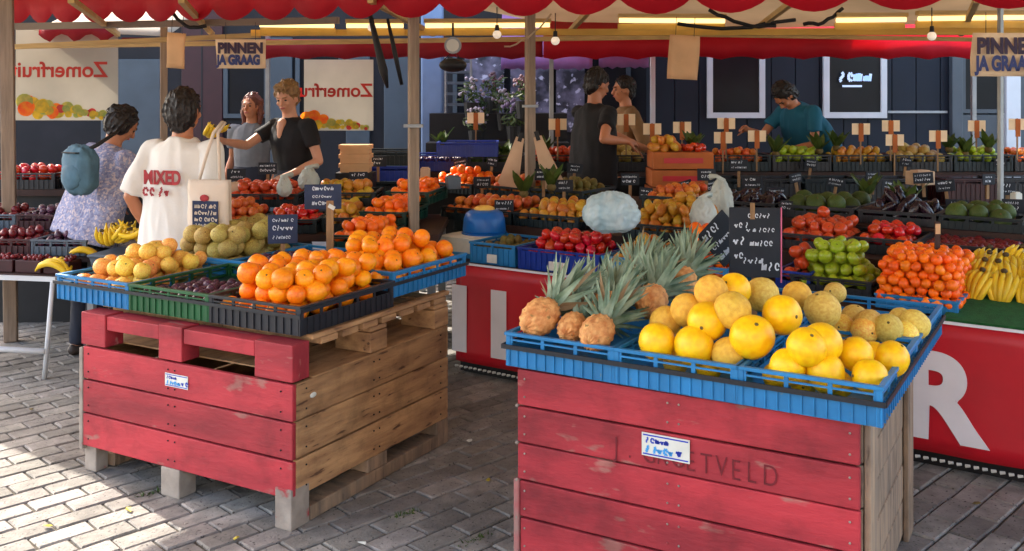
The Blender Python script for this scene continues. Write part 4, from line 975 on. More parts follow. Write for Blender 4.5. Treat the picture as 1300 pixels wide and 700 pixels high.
lg(.74, .10, .26, .5, .842, 'mango', 'golden mango right of the blue price board', 'mangoes right of the blue board', .08, M['crate_teal'], 'teal crate of mangoes right of the blue price board', 53)
lg(.0, .50, .5, .42, .95, 'rapple', 'red apple in the back crate below the seller\'s arm', 'red apples below the seller\'s arm', .08, M['crate_teal'], 'teal crate of red apples below the seller\'s arm', 54)
lg(.55, .60, .45, .38, .95, 'mango', 'yellow mango in the back crate right of the seller', 'mangoes right of the seller', .08, M['crate_teal'], 'teal crate of mangoes right of the seller', 55)
# long run of mandarins going back beside the pole
RM = Frame(-1.06, 5.62, .982, -.19)
for k in range(3):
    v = k*.52; z = .80+k*.075
    crate(RM, 0, v, .30, .5, .09, z, M['liner'], ['dark green crate of mandarins nearest the heaped oranges', 'dark green crate of mandarins, second behind the oranges', 'dark green crate of mandarins furthest back beside the pole'][k])
    heap(RM, .01, v+.02, .28, .48, z+.055, 'clem2', 'bright orange mandarin in the long row left of the front pole', 'mandarins left of the pole', H=.08, seed=60+k, r=.034, own=['mandarin in the nearest green crate', 'mandarin in the second green crate', 'mandarin in the furthest green crate'][k])
MB().span(-1.08, -.70, 5.60, 5.94, .74, .797).obj('ledge', M['dark_wood'], wing)

# ------------------------------------------------------------------ back counter across the stall
bc = thing('back_counter', 'dark back counter of stacked crates below the navy shopfront', 'counter', (0, 0, 0))
MB().span(-.9, 4.8, 8.3, 9.1, 1.0, 1.04).obj('counter_top', M['dark_wood'], bc); MB().span(-.9, 4.8, 8.34, 8.36, .2, .99).obj('front_panel', M['black'], bc)
for x in (-.8, 1.5, 4.6): MB().span(x, x+.05, 8.4, 8.45, 0, .999).obj('leg', M['grey_metal'], bc)
BF = Frame(-.9, 8.30, 1, 0)
bgoods = [(0.0, .5, 'plum', 'crate_deepblue', 'deep blue crate on the back counter before the flower stall'), (.52, .5, 'veg', 'crate_black', 'black crate with greens left of the paper bags'), (1.04, .5, 'rapple', 'crate_teal', 'dark crate of red apples behind the paper bags'), (1.56, .5, 'pear', 'crate_black', 'black crate behind the man in black'),
          (2.62, .5, 'nect', 'crate_teal', 'dark crate of tan fruit left of the man in teal'), (3.14, .5, 'gapple', 'crate_black', 'black crate with greens under the hands of the man in teal'), (3.66, .5, 'mango', 'crate_teal', 'dark crate of yellow greens right of the man in teal'), (4.18, .5, 'pear', 'crate_black', 'black crate of dull yellow fruit before the grey door post'), (4.70, .5, 'gapple', 'crate_teal', 'teal crate of green apples below the right hand window'), (5.22, .4, 'nect', 'crate_black', 'black crate at the right end of the back counter')]
for i, (u, w, k, m, lab) in enumerate(bgoods):
    crate(BF, u, .02, w, .38, .14, 1.045, M[m], lab); kk = FR[k][0].replace('_', ' ')
    heap(BF, u+.02, .04, w-.04, .34, 1.045+.09, k, kk+' in the '+lab.split(' on ')[0].split(' behind ')[0], kk+' in the '+lab.split(' on ')[0].split(' behind ')[0].split(' under ')[0], H=.06, seed=70+i, limit=40, own=kk+' in '+['first', 'second', 'third', 'fourth', 'fifth', 'sixth', 'seventh', 'eighth', 'ninth', 'tenth'][i]+' back counter crate')
# dark crate stacks on the floor of the aisle, in front of the back counter
for i, (px, m) in enumerate(((612, 'crate_teal'), (905, 'crate_teal'), (975, 'crate_black'), (1050, 'crate_teal'), (1120, 'crate_black'), (1225, 'maroon'), (1290, 'crate_black'))):
    p = at(px, 250, 7.9)
    for k in range(3 if px > 700 else 2): crate(Frame(p.x-.22, 7.75, 1, 0), 0, 0, .44, .34, .2, .42+k*.205, M[m], ['lowest', 'middle', 'topmost'][k]+' crate of the stack '+['behind the blue bowl', 'behind the white bag', 'behind the chalkboard', 'behind the red apples', 'behind the green apples', 'of dark red crates behind the stake', 'at the right edge behind the bananas'][i], 'dark crate stacks behind the counter', open_top=.2)
for i, (x, m) in enumerate(()): pass
# stack of crates right of the seller
for k in range(4):
    crate(Frame(-1.35, 7.9, 1, 0), 0, 0, .55, .38, .12, .75+k*.125, M['crate_teal' if k != 2 else 'crate_deepblue'], ['lowest', 'second', 'third', 'topmost'][k]+' teal crate stacked right of the blond seller', 'crates stacked right of the seller', open_top=.3)
MB_s = thing('paper_stack', 'stack of cream trays right of the blond seller', 'trays', at(452, 212, 7.4))
for k in range(3): MB().span(-.12, .12, -.08, .08, k*.07, k*.07+.03).span(-.11, .11, -.07, .07, k*.07-.038, k*.07-.001).obj('tray', M['brown_card'], MB_s)['kind'] = 'stuff'
MB().span(-.14, .14, -.1, .1, -MB_s.location.z, -.04).obj('pedestal', M['black'], MB_s)
crate(Frame(-.62, 8.0, 1, 0), 0, 0, .5, .38, .12, 1.19, M['crate_deepblue'], 'deep blue empty crate right of the front pole', open_top=.2)
# orange cartons
for k in range(3):
    p = at(860, 258, 7.5); t = thing('orange_carton', ['lowest', 'middle', 'topmost'][k]+' orange cardboard carton of the stack right of the man in black', 'carton', (p.x-.22+.01*k, 7.4, .86+k*.137)); MB().span(0, .46, 0, .36, 0, .128).obj('box', M['orange_card'], t, bevel=.004); MB().span(.08, .38, -.003, -.0005, .045, .085).obj('print', M['banner_red'], t)
CF = Frame(at(860, 258, 7.4).x-.2, 7.42, 1, 0)
heap(CF, .0, 0, .26, .3, 1.272, 'mango', 'yellow green mango on top of the orange cartons', 'mangoes on the orange cartons', H=.06, seed=90, own=True)
heap(CF, .27, 0, .18, .3, 1.272, 'tomato', 'red tomato on top of the orange cartons', 'tomatoes on the orange cartons', H=.02, seed=91, own=True)
tag(MB().span(.62, 1.35, 7.5, 8.0, .2, .855).obj('trolley_box', M['dark_wood']), 'dark wooden crate carrying the orange cartons', 'box') 

bunch(at(266, 172, 6.85), (radians(70), .3, .6), 'small bunch of yellow fruit held out in the blond seller\'s hand', None, 4, .9)
bunch(at(276, 166, 6.9), (radians(100), .3, 1.9), 'second yellow bunch in the seller\'s outstretched hand, nearer her arm', None, 3, .8)
# leafy greens and bits among the crates
def greens(px, py, D, label, m='leafveg', s=1.0, seed=0, tall=.16):
    rd = random.Random(seed); t = thing('leafy_greens', label, 'vegetables', at(px, py, D), rd.uniform(0, 6))
    for i in range(9):
        a = i*2.4; d = Vector((cos(a)*rd.uniform(.25, .8), sin(a)*rd.uniform(.25, .8), 1)).normalized(); L = tall*s*rd.uniform(.7, 1.2); sd = Vector((-sin(a), cos(a), 0))*.035*s; up = Vector((cos(a), sin(a), 0))*.03*s; vs = []
        for k in range(5):
            q = k/4; c = d*L*q+up*q*q; w = sd*(sin(pi*min(.98, q*.85+.12))); vs += [c-w, c+up*.2, c+w]
        MB().raw(vs, [f for k in range(4) for f in ((k*3, k*3+1, k*3+4, k*3+3), (k*3+1, k*3+2, k*3+5, k*3+4))]).obj('leaf', M[m], t, True)
    MB().ball((0, 0, 0), (.035*s, .035*s, .03*s), 8, 6).obj('stalk', M['stem'], t, True)
gl = [(880, 190, 7.6, 'fresh greens sticking up behind the orange cartons'), (985, 196, 8.35, 'pale green lettuce under the left hand of the man in teal'), (1040, 192, 8.4, 'green leaves right of the man in teal'), (1062, 188, 8.45, 'yellow green leaves between the man in teal and cream cards'), (1205, 190, 8.4, 'green leaves at the foot of the grey door post'), (1255, 190, 8.4, 'green leaves before the white door panel'), (1225, 196, 8.4, 'short greens left of the thin grey pole'), (690, 196, 8.4, 'dark greens behind the right paper bag'), (640, 200, 8.4, 'dark greens behind the left paper bag'),
      (560, 186, 8.3, 'green leaves beside the deep blue crate'), (1150, 262, 6.0, 'dark greens behind the clementine pile'), (1100, 250, 6.5, 'dark greens behind the green apples'), (665, 246, 6.8, 'dark green leaves between the two paper bags'), (700, 238, 6.8, 'dark leaves right below the right paper bag')]
for i, (px, py, D, lab) in enumerate(gl): greens(px, py, D, lab, 'leafveg', 1.0, i+3)
rdt = random.Random(12)
tg = [(585, 208, 7.9), (625, 206, 7.9), (730, 214, 7.7), (765, 252, 6.4), (820, 246, 6.7), (870, 236, 6.9), (905, 236, 6.9), (955, 232, 7.0), (1010, 226, 7.2), (1062, 232, 7.0), (1108, 224, 7.2), (1128, 236, 6.9), (1172, 226, 7.0), (1200, 236, 6.7), (1255, 228, 6.8), (1280, 240, 6.5), (1030, 208, 8.2), (1150, 206, 8.2), (1000, 262, 6.1), (1270, 206, 8.2)]
nmz = ['above the deep blue crate', 'left of the left paper bag', 'under the right paper bag, far side', 'over the pale blue bag', 'below the orange cartons', 'over the orange cartons\' right side', 'beside the white bag, upper', 'behind the chalkboard, left', 'behind the chalkboard, right', 'above the red apples, far row', 'above the green apples, far row', 'above the green apples, near row', 'above the clementines, far row', 'above the clementines, near row', 'before the thin grey pole', 'right of the thin grey pole', 'under the man in teal', 'under the lower cream cards', 'right of the chalkboard\'s top', 'under the right cream cards']
for i, (px, py, D) in enumerate(tg): board(px, py, D, rdt.uniform(.09, .14), rdt.uniform(.06, .09), 'small black price tag '+nmz[i], rz=rdt.uniform(-.5, .5), ry=rdt.uniform(-.25, .25), lines=2, seed=i+60, stake=.10, group='small black price tags')
for i, (px, py, D, w, h, m, lab) in enumerate(((955, 262, 6.7, .20, .07, 'brown_card', 'tan cardboard box right behind the chalkboard'), (1168, 226, 7.1, .16, .10, 'paper_bag', 'crumpled tan paper bag in the dark row behind the clementines'), (540, 222, 7.2, .07, .10, 'paper_bag', 'pale paper bag standing right of the front pole'), (1290, 252, 6.4, .06, .07, 'paper_white', 'small white cup at the right edge above the bananas'), (300, 240, 6.6, .08, .08, 'paper_bag', 'tan paper bag on the side counter'), (575, 232, 7.0, .10, .09, 'crate_grey', 'grey plastic box behind the blue bowl'))):
    t = thing('small_box', lab, 'box', at(px, py, D), rdt.uniform(-.4, .4)); MB().box((0, 0, 0), (w, w*.8, h)).obj('carton', M[m], t, bevel=.006); MB().box((0, 0, h/2+.004), (w*.7, w*.5, .006)).obj('flap', M[m], t)

# ------------------------------------------------------------------ left table
T = Frame(-3.05, 5.86, .96, -.17)
tbt = thing('folding_table', 'grey metal folding table with bananas at the left edge', 'table', T.w(0, 0, 0), T.rz)
MB().span(-.6, 1.02, 0, .62, .60, .618).obj('table_top', M['dark_wood'], tbt)
MB().span(-.6, .33, -.02, .0, .585, .612).obj('front_rail', M['white_paint'], tbt); MB().span(.33, 1.02, -.01, .0, .585, .612).obj('front_rail', M['grey_metal'], tbt)
for (x, y) in ((.31, -.012), (-.5, -.012), (.31, .58), (.98, .58)):
    MB().tube([(x, y, .585), (x-.055, y, 0)], .014, 8).obj('leg', M['white_paint'], tbt, True)
MB().tube([(-.6, -.03, .17), (.27, -.03, .17)], .018, 8).obj('cross_bar', M['white_paint'], tbt, True); MB().tube([(-.1, -.01, .58), (-.3, -.01, 0)], .012, 8).obj('leg', M['grey_metal'], tbt, True)
tub = thing('grey_tub', 'grey plastic tub of bananas on the folding table', 'tub', T.w(.52, .08, .62), T.rz)
mb = MB(); rr = []
for z, e in ((0, .0), (.10, .02), (.105, .03), (.12, .03)):
    x0, x1, y0, y1 = -e, .36+e, -e, .3+e; rr.append([Vector(q) for q in ((x0, y0, z), (x1, y0, z), (x1, y1, z), (x0, y1, z))])
mb.loft(rr).obj('body', M['crate_grey'], tub, bevel=.006)
for i in range(9):
    p = T.w(.56+.09*(i % 4), .14+.09*(i//4), .80+.02*(i % 3)); bunch(p, (radians(60+10*(i % 3)), .3*(i % 2), i*.9), 'ripe bananas in the grey tub, '+['front', 'middle', 'back'][i//4]+' row, '+['first', 'second', 'third', 'fourth'][i % 4]+' from the left', 'bananas in the grey tub', 4, .95)
bunch(T.w(.30, .06, .70), (radians(-80), .1, 1.3+T.rz), 'curved bunch of bananas on the table left of the grey tub', None, 5, 1.15)
bunch(T.w(.42, .20, .74), (radians(-60), .3, 2.0+T.rz), 'second bunch of bananas leaning against the grey tub', None, 4, 1.0)
for i in range(5):
    u = -.55+i*.19
    t = thing('berry_box', 'clear punnet of dark red berries on the folding table, '+['at the picture edge', 'second from the picture edge', 'third from the picture edge', 'fourth from the picture edge', 'nearest the bananas'][i], 'punnet', T.w(u, .04, .62), T.rz)
    MB().span(0, .17, 0, .13, 0, .075).obj('box', M['maroon'] if i != 1 else M['cream_card'], t, bevel=.004); b_ = MB()
    rd = random.Random(i)
    for q in range(26): b_.ball((rd.uniform(.015, .155), rd.uniform(.015, .115), .078+rd.uniform(-.004, .012)), .014, 7, 5)
    o = b_.obj('berries', M['berry'], t, True); o['kind'] = 'stuff'
# red fruit crates behind the left table
LT = Frame(-3.75, 6.15, .98, -.1)
lt2 = thing('trestle_table', 'low trestle under the red fruit at the left edge', 'table', LT.w(0, 0, 0), LT.rz)
MB().span(0, 1.15, 0, .9, .66, .69).obj('table_top', M['dark_wood'], lt2)
for x in (.05, 1.08): MB().span(x, x+.04, .05, .09, 0, .659).obj('leg', M['grey_metal'], lt2)
for r_ in range(2):
    for c_ in range(3):
        u = c_*.37; v = r_*.42; z = .695+r_*.10
        if c_ == 2 and r_ == 1: continue
        k = 'berry' if (r_+c_) % 2 else 'plum'
        crate(LT, u, v, .36, .4, .10, z, M['crate_grey' if c_ != 1 else 'maroon'], f"{['grey', 'dark red', 'pale grey'][c_]} crate of {'cherries' if k == 'berry' else 'dark plums'} in the {['front', 'back'][r_]} row behind the folding table")
        heap(LT, u+.015, v+.015, .33, .37, z+.06, k, f"dark red {'cherry' if k == 'berry' else 'plum'} in the {['front', 'back'][r_]} row behind the folding table, crate {['at the edge', 'in the middle', 'by the bananas'][c_]}", f"{'cherries' if k == 'berry' else 'plums'} in the {['front', 'back'][r_]} row, {['edge', 'middle', 'inner'][c_]} crate", own=f"{'cherry' if k == 'berry' else 'plum'} in {['front', 'back'][r_]} {['edge', 'middle', 'inner'][c_]} crate", H=.04, seed=100+r_*3+c_, r=.028)
TF = Frame(-3.9, 7.2, 1, 0)
crate(TF, 0, 0, .5, .35, .12, 1.0, M['crate_black'], 'black crate of tomatoes left of the wooden pole'); heap(TF, .02, .02, .46, .31, 1.07, 'tomato', 'orange red tomato in the crate left of the pole', 'tomatoes left of the pole', H=.07, seed=110, own=True)
crate(TF, .56, 0, .5, .35, .12, 1.0, M['crate_black'], 'black crate of tomatoes behind the denim bag'); heap(TF, .58, .02, .46, .31, 1.07, 'tomato', 'orange red tomato in the crate behind the denim bag', 'tomatoes behind the denim bag', H=.09, seed=111, own=True)
t = thing('rear_stand', 'dark stand under the tomato crates at left', 'stand', (-3.9, 7.2, 0)); MB().span(0, 1.1, 0, .36, .95, .998).obj('shelf', M['dark_wood'], t); MB().span(.05, 1.05, .05, .3, 0, .949).obj('cabinet', M['black'], t)

# ------------------------------------------------------------------ backdrop: banners, shopfronts, stalls opposite
def poster(px0, py0, px1, py1, D, label, txt, ts, tx, tz, rot=0):
    a, b = at(px0, py0, D), at(px1, py1, D); w, h = b.x-a.x, a.z-b.z
    t = thing('fruit_poster', label, 'poster', (a.x, D, b.z)); t.rotation_euler = (0, rot, 0)
    mb = MB(); sheet(mb, [(0, 0, h), (w, 0, h), (w, 0, 0), (0, 0, 0)], 12, 6, 0)
    mb.obj('sheet', M['poster'], t, solid=.004)
    text(txt, ts, M['poster_red'], t, (w*tx, -.006, h*tz), (radians(90), 0, radians(180)), 'lettering', off=.004, sx=1, ext=.001)
    rd = random.Random(int(px0)+3)
    for i in range(46):
        f = rd.random(); x = w*(.02+.9*f); r = rd.uniform(.035, .085)*(1.2-f*.7)*h/1.0; z = r+rd.uniform(0, .16*h)*(1.1-f)
        m = ['poster_orange', 'poster_yellow', 'poster_green', 'poster_red'][min(3, int(rd.random()*2.2+f*1.3)) if rd.random() > .08 else 3]
        y = -.005-i*.00012
        MB().raw([(x+cos(2*pi*q/14)*r, y, z+sin(2*pi*q/14)*r*.9) for q in range(14)], [tuple(range(14))]).obj('printed_fruit', M[m], t)
    return t
poster(20, 33, 150, 153, 9.0, 'large white fruit poster seen from behind behind the left customers', 'Zomerfruit', .20, .9, .46)
poster(386, 76, 474, 166, 9.7, 'smaller fruit poster seen from behind right of the blond seller', 'Zomerfruit', .185, .99, .48)
for i in range(0): pass
def building(name, label, x0, x1, y, z1, m, cat='building'):
    t = thing(name, label, cat, (x0, y, 0)); 
    return t
nb = thing('shopfront', 'navy blue shopfront with white framed windows behind the stall', 'building', (0, 12.5, 0))
X0, X1 = at(826, 0, 12.5).x, at(1500, 0, 12.5).x
n = 22
for i in range(n):
    a = X0+(X1-X0)*i/n; b = X0+(X1-X0)*(i+1)/n; MB().span(a+.006, b-.006, 0, .05, 0, 5).obj('panel', M['navy_wall'], nb)
MB().span(X0, X1, .05, .4, 0, 5).obj('wall', M['navy_wall'], nb)
def window(t, px0, px1, py0, py1, D, fw=.06, m='white_paint', y=-.01):
    a, b = at(px0, py0, D), at(px1, py1, D); f = MB()
    ya, yb = y-.05, y
    f.span(a.x, a.x+fw, ya, yb, b.z, a.z).span(b.x-fw, b.x, ya, yb, b.z, a.z).span(a.x+fw, b.x-fw, ya+.002, yb, b.z, b.z+fw).span(a.x+fw, b.x-fw, ya+.002, yb, a.z-fw, a.z)
    w = f.obj('window', M[m], t); MB().span(a.x+fw, b.x-fw, y-.012, y-.004, b.z+fw, a.z-fw).obj('pane', M['glass_dark'], w); return w
window(nb, 897, 970, 20, 150, 12.5, .07); w2 = window(nb, 1044, 1124, 20, 150, 12.5, .075)
sg = MB(); a = at(1062, 104, 12.5); scribble(sg, a.x, a.x+.42, a.z, .12, -.075, 77, .3); sg.span(a.x+.05, a.x+.3, -.078, -.072, a.z-.07, a.z-.045); sg.obj('window_sign', M['neon'], w2)['kind'] = 'stuff'
a = at(1208, 0, 12.4); b = at(1222, 0, 12.4); MB().span(a.x, b.x, -.12, -.02, 0, 3.2).obj('door_post', M['grey_panel'], nb, bevel=.01)
window(nb, 1222, 1278, 40, 144, 12.4, .05, 'grey_panel', -.03); a = at(1276, 0, 12.4); MB().span(a.x, a.x+.18, -.14, -.02, 0, 3.2).obj('door_post', M['white_paint'], nb)
a, b = at(1223, 0, 12.4), at(1276, 0, 12.4)
MB().span(a.x, b.x, -.07, -.02, 0, at(0, 146, 12.4).z).obj('door_panel', M['grey_panel'], nb); MB().span(b.x+.19, b.x+1.5, -.07, -.02, 0, 3).obj('door_panel', M['grey_panel'], nb)
a = at(1130, 142, 12.4); MB().span(a.x, at(1206, 0, 12.4).x, -.03, -.015, a.z-.02, a.z+.01).obj('handrail', M['grey_metal'], nb)
# left building
lb = thing('shopfront', 'dark brick shopfront with maroon door behind the left customers', 'building', (0, 13.5, 0))
X0, X1 = at(-300, 0, 13.5).x, at(826, 0, 13.5).x
MB().span(X0, X1, 0, .4, 0, 6).obj('wall', M['dark_wall'], lb)
for (p0, p1, m, lo) in ((232, 284, 'maroon', 3.0), (130, 205, 'grey_panel', 2.2), (344, 372, 'grey_panel', 2.5), (440, 470, 'grey_panel', 2.3), (488, 520, 'grey_panel', 2.3)):
    a, b = at(p0, 0, 13.5), at(p1, 0, 13.5); dd = MB().span(a.x, b.x, -.06, -.001, 0, lo).obj('door' if m == 'maroon' else 'panel', M[m], lb, bevel=.01)
    if m == 'maroon': MB().span((a.x+b.x)/2-.01, (a.x+b.x)/2+.01, -.065, -.061, 0, lo).obj('door_seam', M['black'], dd)
for (p0, p1) in ((590, 640), (648, 700), (706, 742)):
    a, b = at(p0, 72, 13.4), at(p1, 168, 13.4); MB().span(a.x, b.x, -.11, -.085, b.z, a.z).obj('window_display', M['lilac_glass'], lb)
for (p0, p1) in ((-60, 15), (285, 342), (376, 436), (575, 640), (650, 715), (728, 800)): window(lb, p0, p1, 60, 150, 13.5, .06, 'grey_panel')
cl = thing('advertising_column', 'pale blue pillar right of the front pole', 'pillar', at(549, 121, 11.0)); MB().span(-.12, .12, -.12, .12, -1.7, 1.3).obj('shaft', M['column_blue'], cl, bevel=.02); MB().span(-.15, .15, -.15, .15, -1.72, -1.5).obj('plinth', M['grey_panel'], cl)
sh = thing('slatted_rack', 'grey green rack of trays right of the pale blue pillar', 'rack', at(582, 121, 10.8))
for k in range(9): MB().span(-.13, .13, -.1, .1, -.6+k*.12, -.6+k*.12+.03).obj('tray', M['crate_grey'], sh)
MB().span(-.15, -.13, -.1, .1, -1.7, .6).span(.13, .15, -.1, .1, -1.7, .6).obj('frame', M['grey_metal'], sh)
# opposite stall awning: red valance seen across
oa = thing('opposite_awning', 'bright red awning band of the stall across, under the lamps', 'awning', (0, 0, 0))
def vstrip(px0, px1, yt, yb, D, m, amp=.02, per=.3, name='valance', parent=None):
    a, b = at(px0, yt, D), at(px1, yb, D); mb = MB(); n = max(6, int((b.x-a.x)/.05))
    for i in range(n+1):
        x = a.x+(b.x-a.x)*i/n; low = b.z+amp*abs(sin(pi*x/per)); mb.v += [(x, D+.02*sin(x*5), a.z), (x, D+.02*sin(x*5+.5), low)]
    mb.f += [(2*i, 2*i+1, 2*i+3, 2*i+2) for i in range(n)]
    return mb.obj(name, m, parent, True, solid=.004)
vstrip(690, 1240, 45, 76, 9.3, M['awning_red'], .03, .4, parent=oa); vstrip(330, 689, 50, 76, 9.35, M['awning_dark'], .03, .4, parent=oa)  # left stretch in darker red, its shade put into the colour
mb = MB(); sheet(mb, [(at(690, 50, 9.4).x, 9.4, at(0, 46, 9.4).z), (at(1240, 50, 9.4).x, 9.4, at(0, 46, 9.4).z), (at(1240, 50, 9.4).x+.3, 11.6, 2.9), (at(690, 50, 9.4).x-.1, 11.6, 2.9)], sag=.03); mb.obj('canopy', M['awning_red'], oa, True, solid=.004)
for px in (340, 700, 1236): q = at(px, 60, 9.45); MB().span(q.x-.02, q.x+.02, 9.43, 9.47, 0, 2.3).obj('pole', M['grey_metal'], oa)
la = thing('lilac_awning', 'lilac awning of the flower stall behind the man in black', 'awning', (0, 0, 0))
vstrip(636, 752, 72, 90, 11.2, M['awning_lilac'], .03, .13, parent=la); vstrip(760, 824, 72, 88, 11.3, M['awning_lilac'], .03, .13, parent=la)
mb = MB(); sheet(mb, [(at(636, 0, 11.2).x, 11.22, at(0, 70, 11.2).z), (at(824, 0, 11.2).x, 11.32, at(0, 70, 11.2).z), (at(824, 0, 11.2).x, 12.6, 2.8), (at(636, 0, 11.2).x, 12.6, 2.8)], 8, 4, .02); mb.obj('canopy', M['awning_lilac'], la, True, solid=.004)
MB().span(at(826, 0, 11.2).x, at(832, 0, 11.2).x, 11.2, 11.26, 0, 2.6).obj('post', M['white_paint'], la)
ma = thing('maroon_awning', 'dark maroon scalloped awning behind the left fruit poster', 'awning', (0, 0, 0))
vstrip(50, 146, 36, 56, 8.9, M['awning_dark'], .09, .25, parent=ma); vstrip(155, 203, 48, 62, 9.6, M['awning_dark'], .05, .14, parent=ma)
mb = MB(); sheet(mb, [(at(40, 0, 8.9).x, 8.95, at(0, 38, 8.9).z), (at(210, 0, 8.9).x, 8.95, at(0, 46, 8.9).z), (at(210, 0, 8.9).x, 10.5, 2.8), (at(40, 0, 8.9).x, 10.5, 2.8)], 8, 4, .02); mb.obj('canopy', M['tarp'], ma, True, solid=.004)
fb = thing('bounce_facade', 'unseen pale brick house front behind the viewer, added to bounce light', 'house', (-14, -13, 0))  # unseen front, added to bounce warm sunlight onto the stall
MB().span(0, 28, -6, 0, 0, 7.5).obj('wall', M['pale_brick'], fb)
for i in range(9):
    for z in (.9, 4.3):
        w_ = MB().span(.8+i*3, .85+i*3, .001, .06, z, z+1.9).span(2.4+i*3, 2.45+i*3, .001, .06, z, z+1.9).span(.851+i*3, 2.399+i*3, .001, .055, z, z+.06).span(.851+i*3, 2.399+i*3, .001, .055, z+1.84, z+1.9).obj('window', M['white_paint'], fb)
        MB().span(.851+i*3, 2.399+i*3, .001, .02, z+.061, z+1.839).obj('pane', M['glass_dark'], w_)
# flowers
rd = random.Random(9)
FX = [598, 612, 626, 640, 652, 664, 604, 620, 636, 650, 700, 720, 484, 660, 590, 646, 668, 616, 632, 706, 726, 596, 640, 512]
FY = [110, 128, 104, 124, 140, 108, 146, 150, 96, 90, 120, 130, 150, 150, 138, 112, 124, 138, 140, 104, 112, 90, 84, 96]
for i in range(7):
    px = FX[i]; py = FY[i]
    D = 10.2+rd.uniform(-.3, .6); t = thing('flower_bunch', 'bunch of '+['white', 'purple', 'dull pink'][i % 3]+' flowers on the far stall, '+['first', 'second', 'third', 'fourth', 'fifth', 'sixth', 'seventh', 'eighth', 'ninth', 'tenth', 'eleventh', 'twelfth', 'thirteenth', 'fourteenth', 'fifteenth', 'sixteenth', 'seventeenth', 'eighteenth', 'nineteenth', 'twentieth'][sorted(range(7), key=lambda q: FX[q]+FY[q]*.001).index(i)]+' from the left', 'flowers', at(px, py+18, D), 0, 'flower bunches on the far stall')
    MB().cone((0, 0, -.2), (0, 0, -.02), .06, .08, 12).obj('bucket', M['black'], t)
    f = MB(); s = MB()
    for q in range(26):
        a = rd.uniform(0, 6.3); r = rd.uniform(0, .13); z = rd.uniform(.1, .26)-r*.4; f.ball((cos(a)*r, sin(a)*r, z), rd.uniform(.012, .026), 7, 5)
    for q in range(60):
        a = rd.uniform(0, 6.3); r = rd.uniform(0, .14); z = rd.uniform(0, .2); c = Vector((cos(a)*r, sin(a)*r, z)); d = Vector((rd.uniform(-1, 1), rd.uniform(-1, 1), rd.uniform(-.3, 1))).normalized()*.05; n_ = d.orthogonal().normalized()*.014
        s.raw([c-d, c+n_, c+d, c-n_], [(0, 1, 2, 3)])
    f.obj('blossom', M[['flower_white', 'flower_purple', 'flower_pink'][i % 3]], t, True)['kind'] = 'stuff'; s.obj('leaves', M['foliage'], t)['kind'] = 'stuff'
fs_ = thing('flower_stand', 'dark stepped stand of the far flower stall', 'stand', (-.6, 10.1, 0)); MB().span(-.3, 1.2, 0, .9, 0, 1.2).obj('step', M['black'], fs_); MB().span(-.3, 1.2, .45, .9, 1.2, 1.5).obj('step', M['black'], fs_)
# parked bicycle behind the left fruit crates
def bicycle(x, y, rz, label):
    t = thing('bicycle', label, 'bicycle', (x, y, 0), rz, 'bicycles parked under the fruit poster')
    for s in (-.5, .5):
        w = MB(); N = 28
        w.tube([(s+cos(2*pi*i/N)*.33, 0, .34+sin(2*pi*i/N)*.33) for i in range(N+1)], .016, 6); wh = w.obj('wheel', M['black'], t, True)
        sp = MB()
        for i in range(14): sp.cone((s, 0, .34), (s+cos(i*.449)*.32, 0, .34+sin(i*.449)*.32), .002, .002, 4)
        sp.obj('spokes', M['grey_metal'], wh)
    f = MB()
    for a, b in (((-.5, 0, .34), (-.12, 0, .32)), ((-.12, 0, .32), (-.22, 0, .85)), ((-.5, 0, .34), (-.2, 0, .75)), ((-.12, 0, .32), (.36, 0, .72)), ((-.2, 0, .75), (.34, 0, .82)), ((.5, 0, .34), (.32, 0, .95))): f.cone(a, b, .014, .014, 6)
    f.obj('frame', M['grey_panel'], t, True); MB().tube([(.25, -.28, 1.0), (.33, -.2, 1.03), (.33, .2, 1.03), (.25, .28, 1.0)], .012, 6).obj('handlebar', M['grey_metal'], t, True); MB().ball((-.23, 0, .9), (.13, .08, .03), 10, 6).obj('saddle', M['black'], t, True)
bicycle(-4.0, 9.9, .25, 'bicycle parked left of the wooden pole under the poster'); bicycle(-3.3, 9.6, -.2, 'bicycle parked behind the woman with the denim bag')

# ------------------------------------------------------------------ people
def bake_remesh(mb, name, m, voxel, parent, smooth_it=6, fold=0):
    me = mb.mesh(name, m); o = bpy.data.objects.new(name, me); COL.objects.link(o)
    r = o.modifiers.new('r', 'REMESH'); r.mode = 'VOXEL'; r.voxel_size = voxel; r.use_smooth_shade = True
    s = o.modifiers.new('s', 'SMOOTH'); s.iterations = smooth_it; s.factor = .5
    bpy.context.view_layer.update(); dg = bpy.context.evaluated_depsgraph_get(); m2 = bpy.data.meshes.new_from_object(o.evaluated_get(dg)); m2.name = name
    if fold:
        m2.calc_normals_split() if hasattr(m2, 'calc_normals_split') else None
        ns = [v.normal.copy() for v in m2.vertices]
        for v, nn in zip(m2.vertices, ns):
            c = v.co; q = Vector((c.x*5, c.y*5, c.z*2.2+c.x*3)); f_ = noise.noise(q+Vector((parent.location.x, 3, 0)))+.55*noise.noise(q*2.3)
            v.co = c+nn*fold*(1-2.2*abs(f_))
    if not m2.materials: m2.materials.append(m)
    bpy.data.objects.remove(o); return link(name, m2, parent)
def ik(S_, T_, l1, l2, pole):
    d = T_-S_; L = min(d.length, (l1+l2)*.995); d = d.normalized(); a = (l1*l1-l2*l2+L*L)/(2*L); h = sqrt(max(0, l1*l1-a*a))
    p = (pole-d*pole.dot(d)).normalized(); return S_+d*a+p*h, S_+d*L
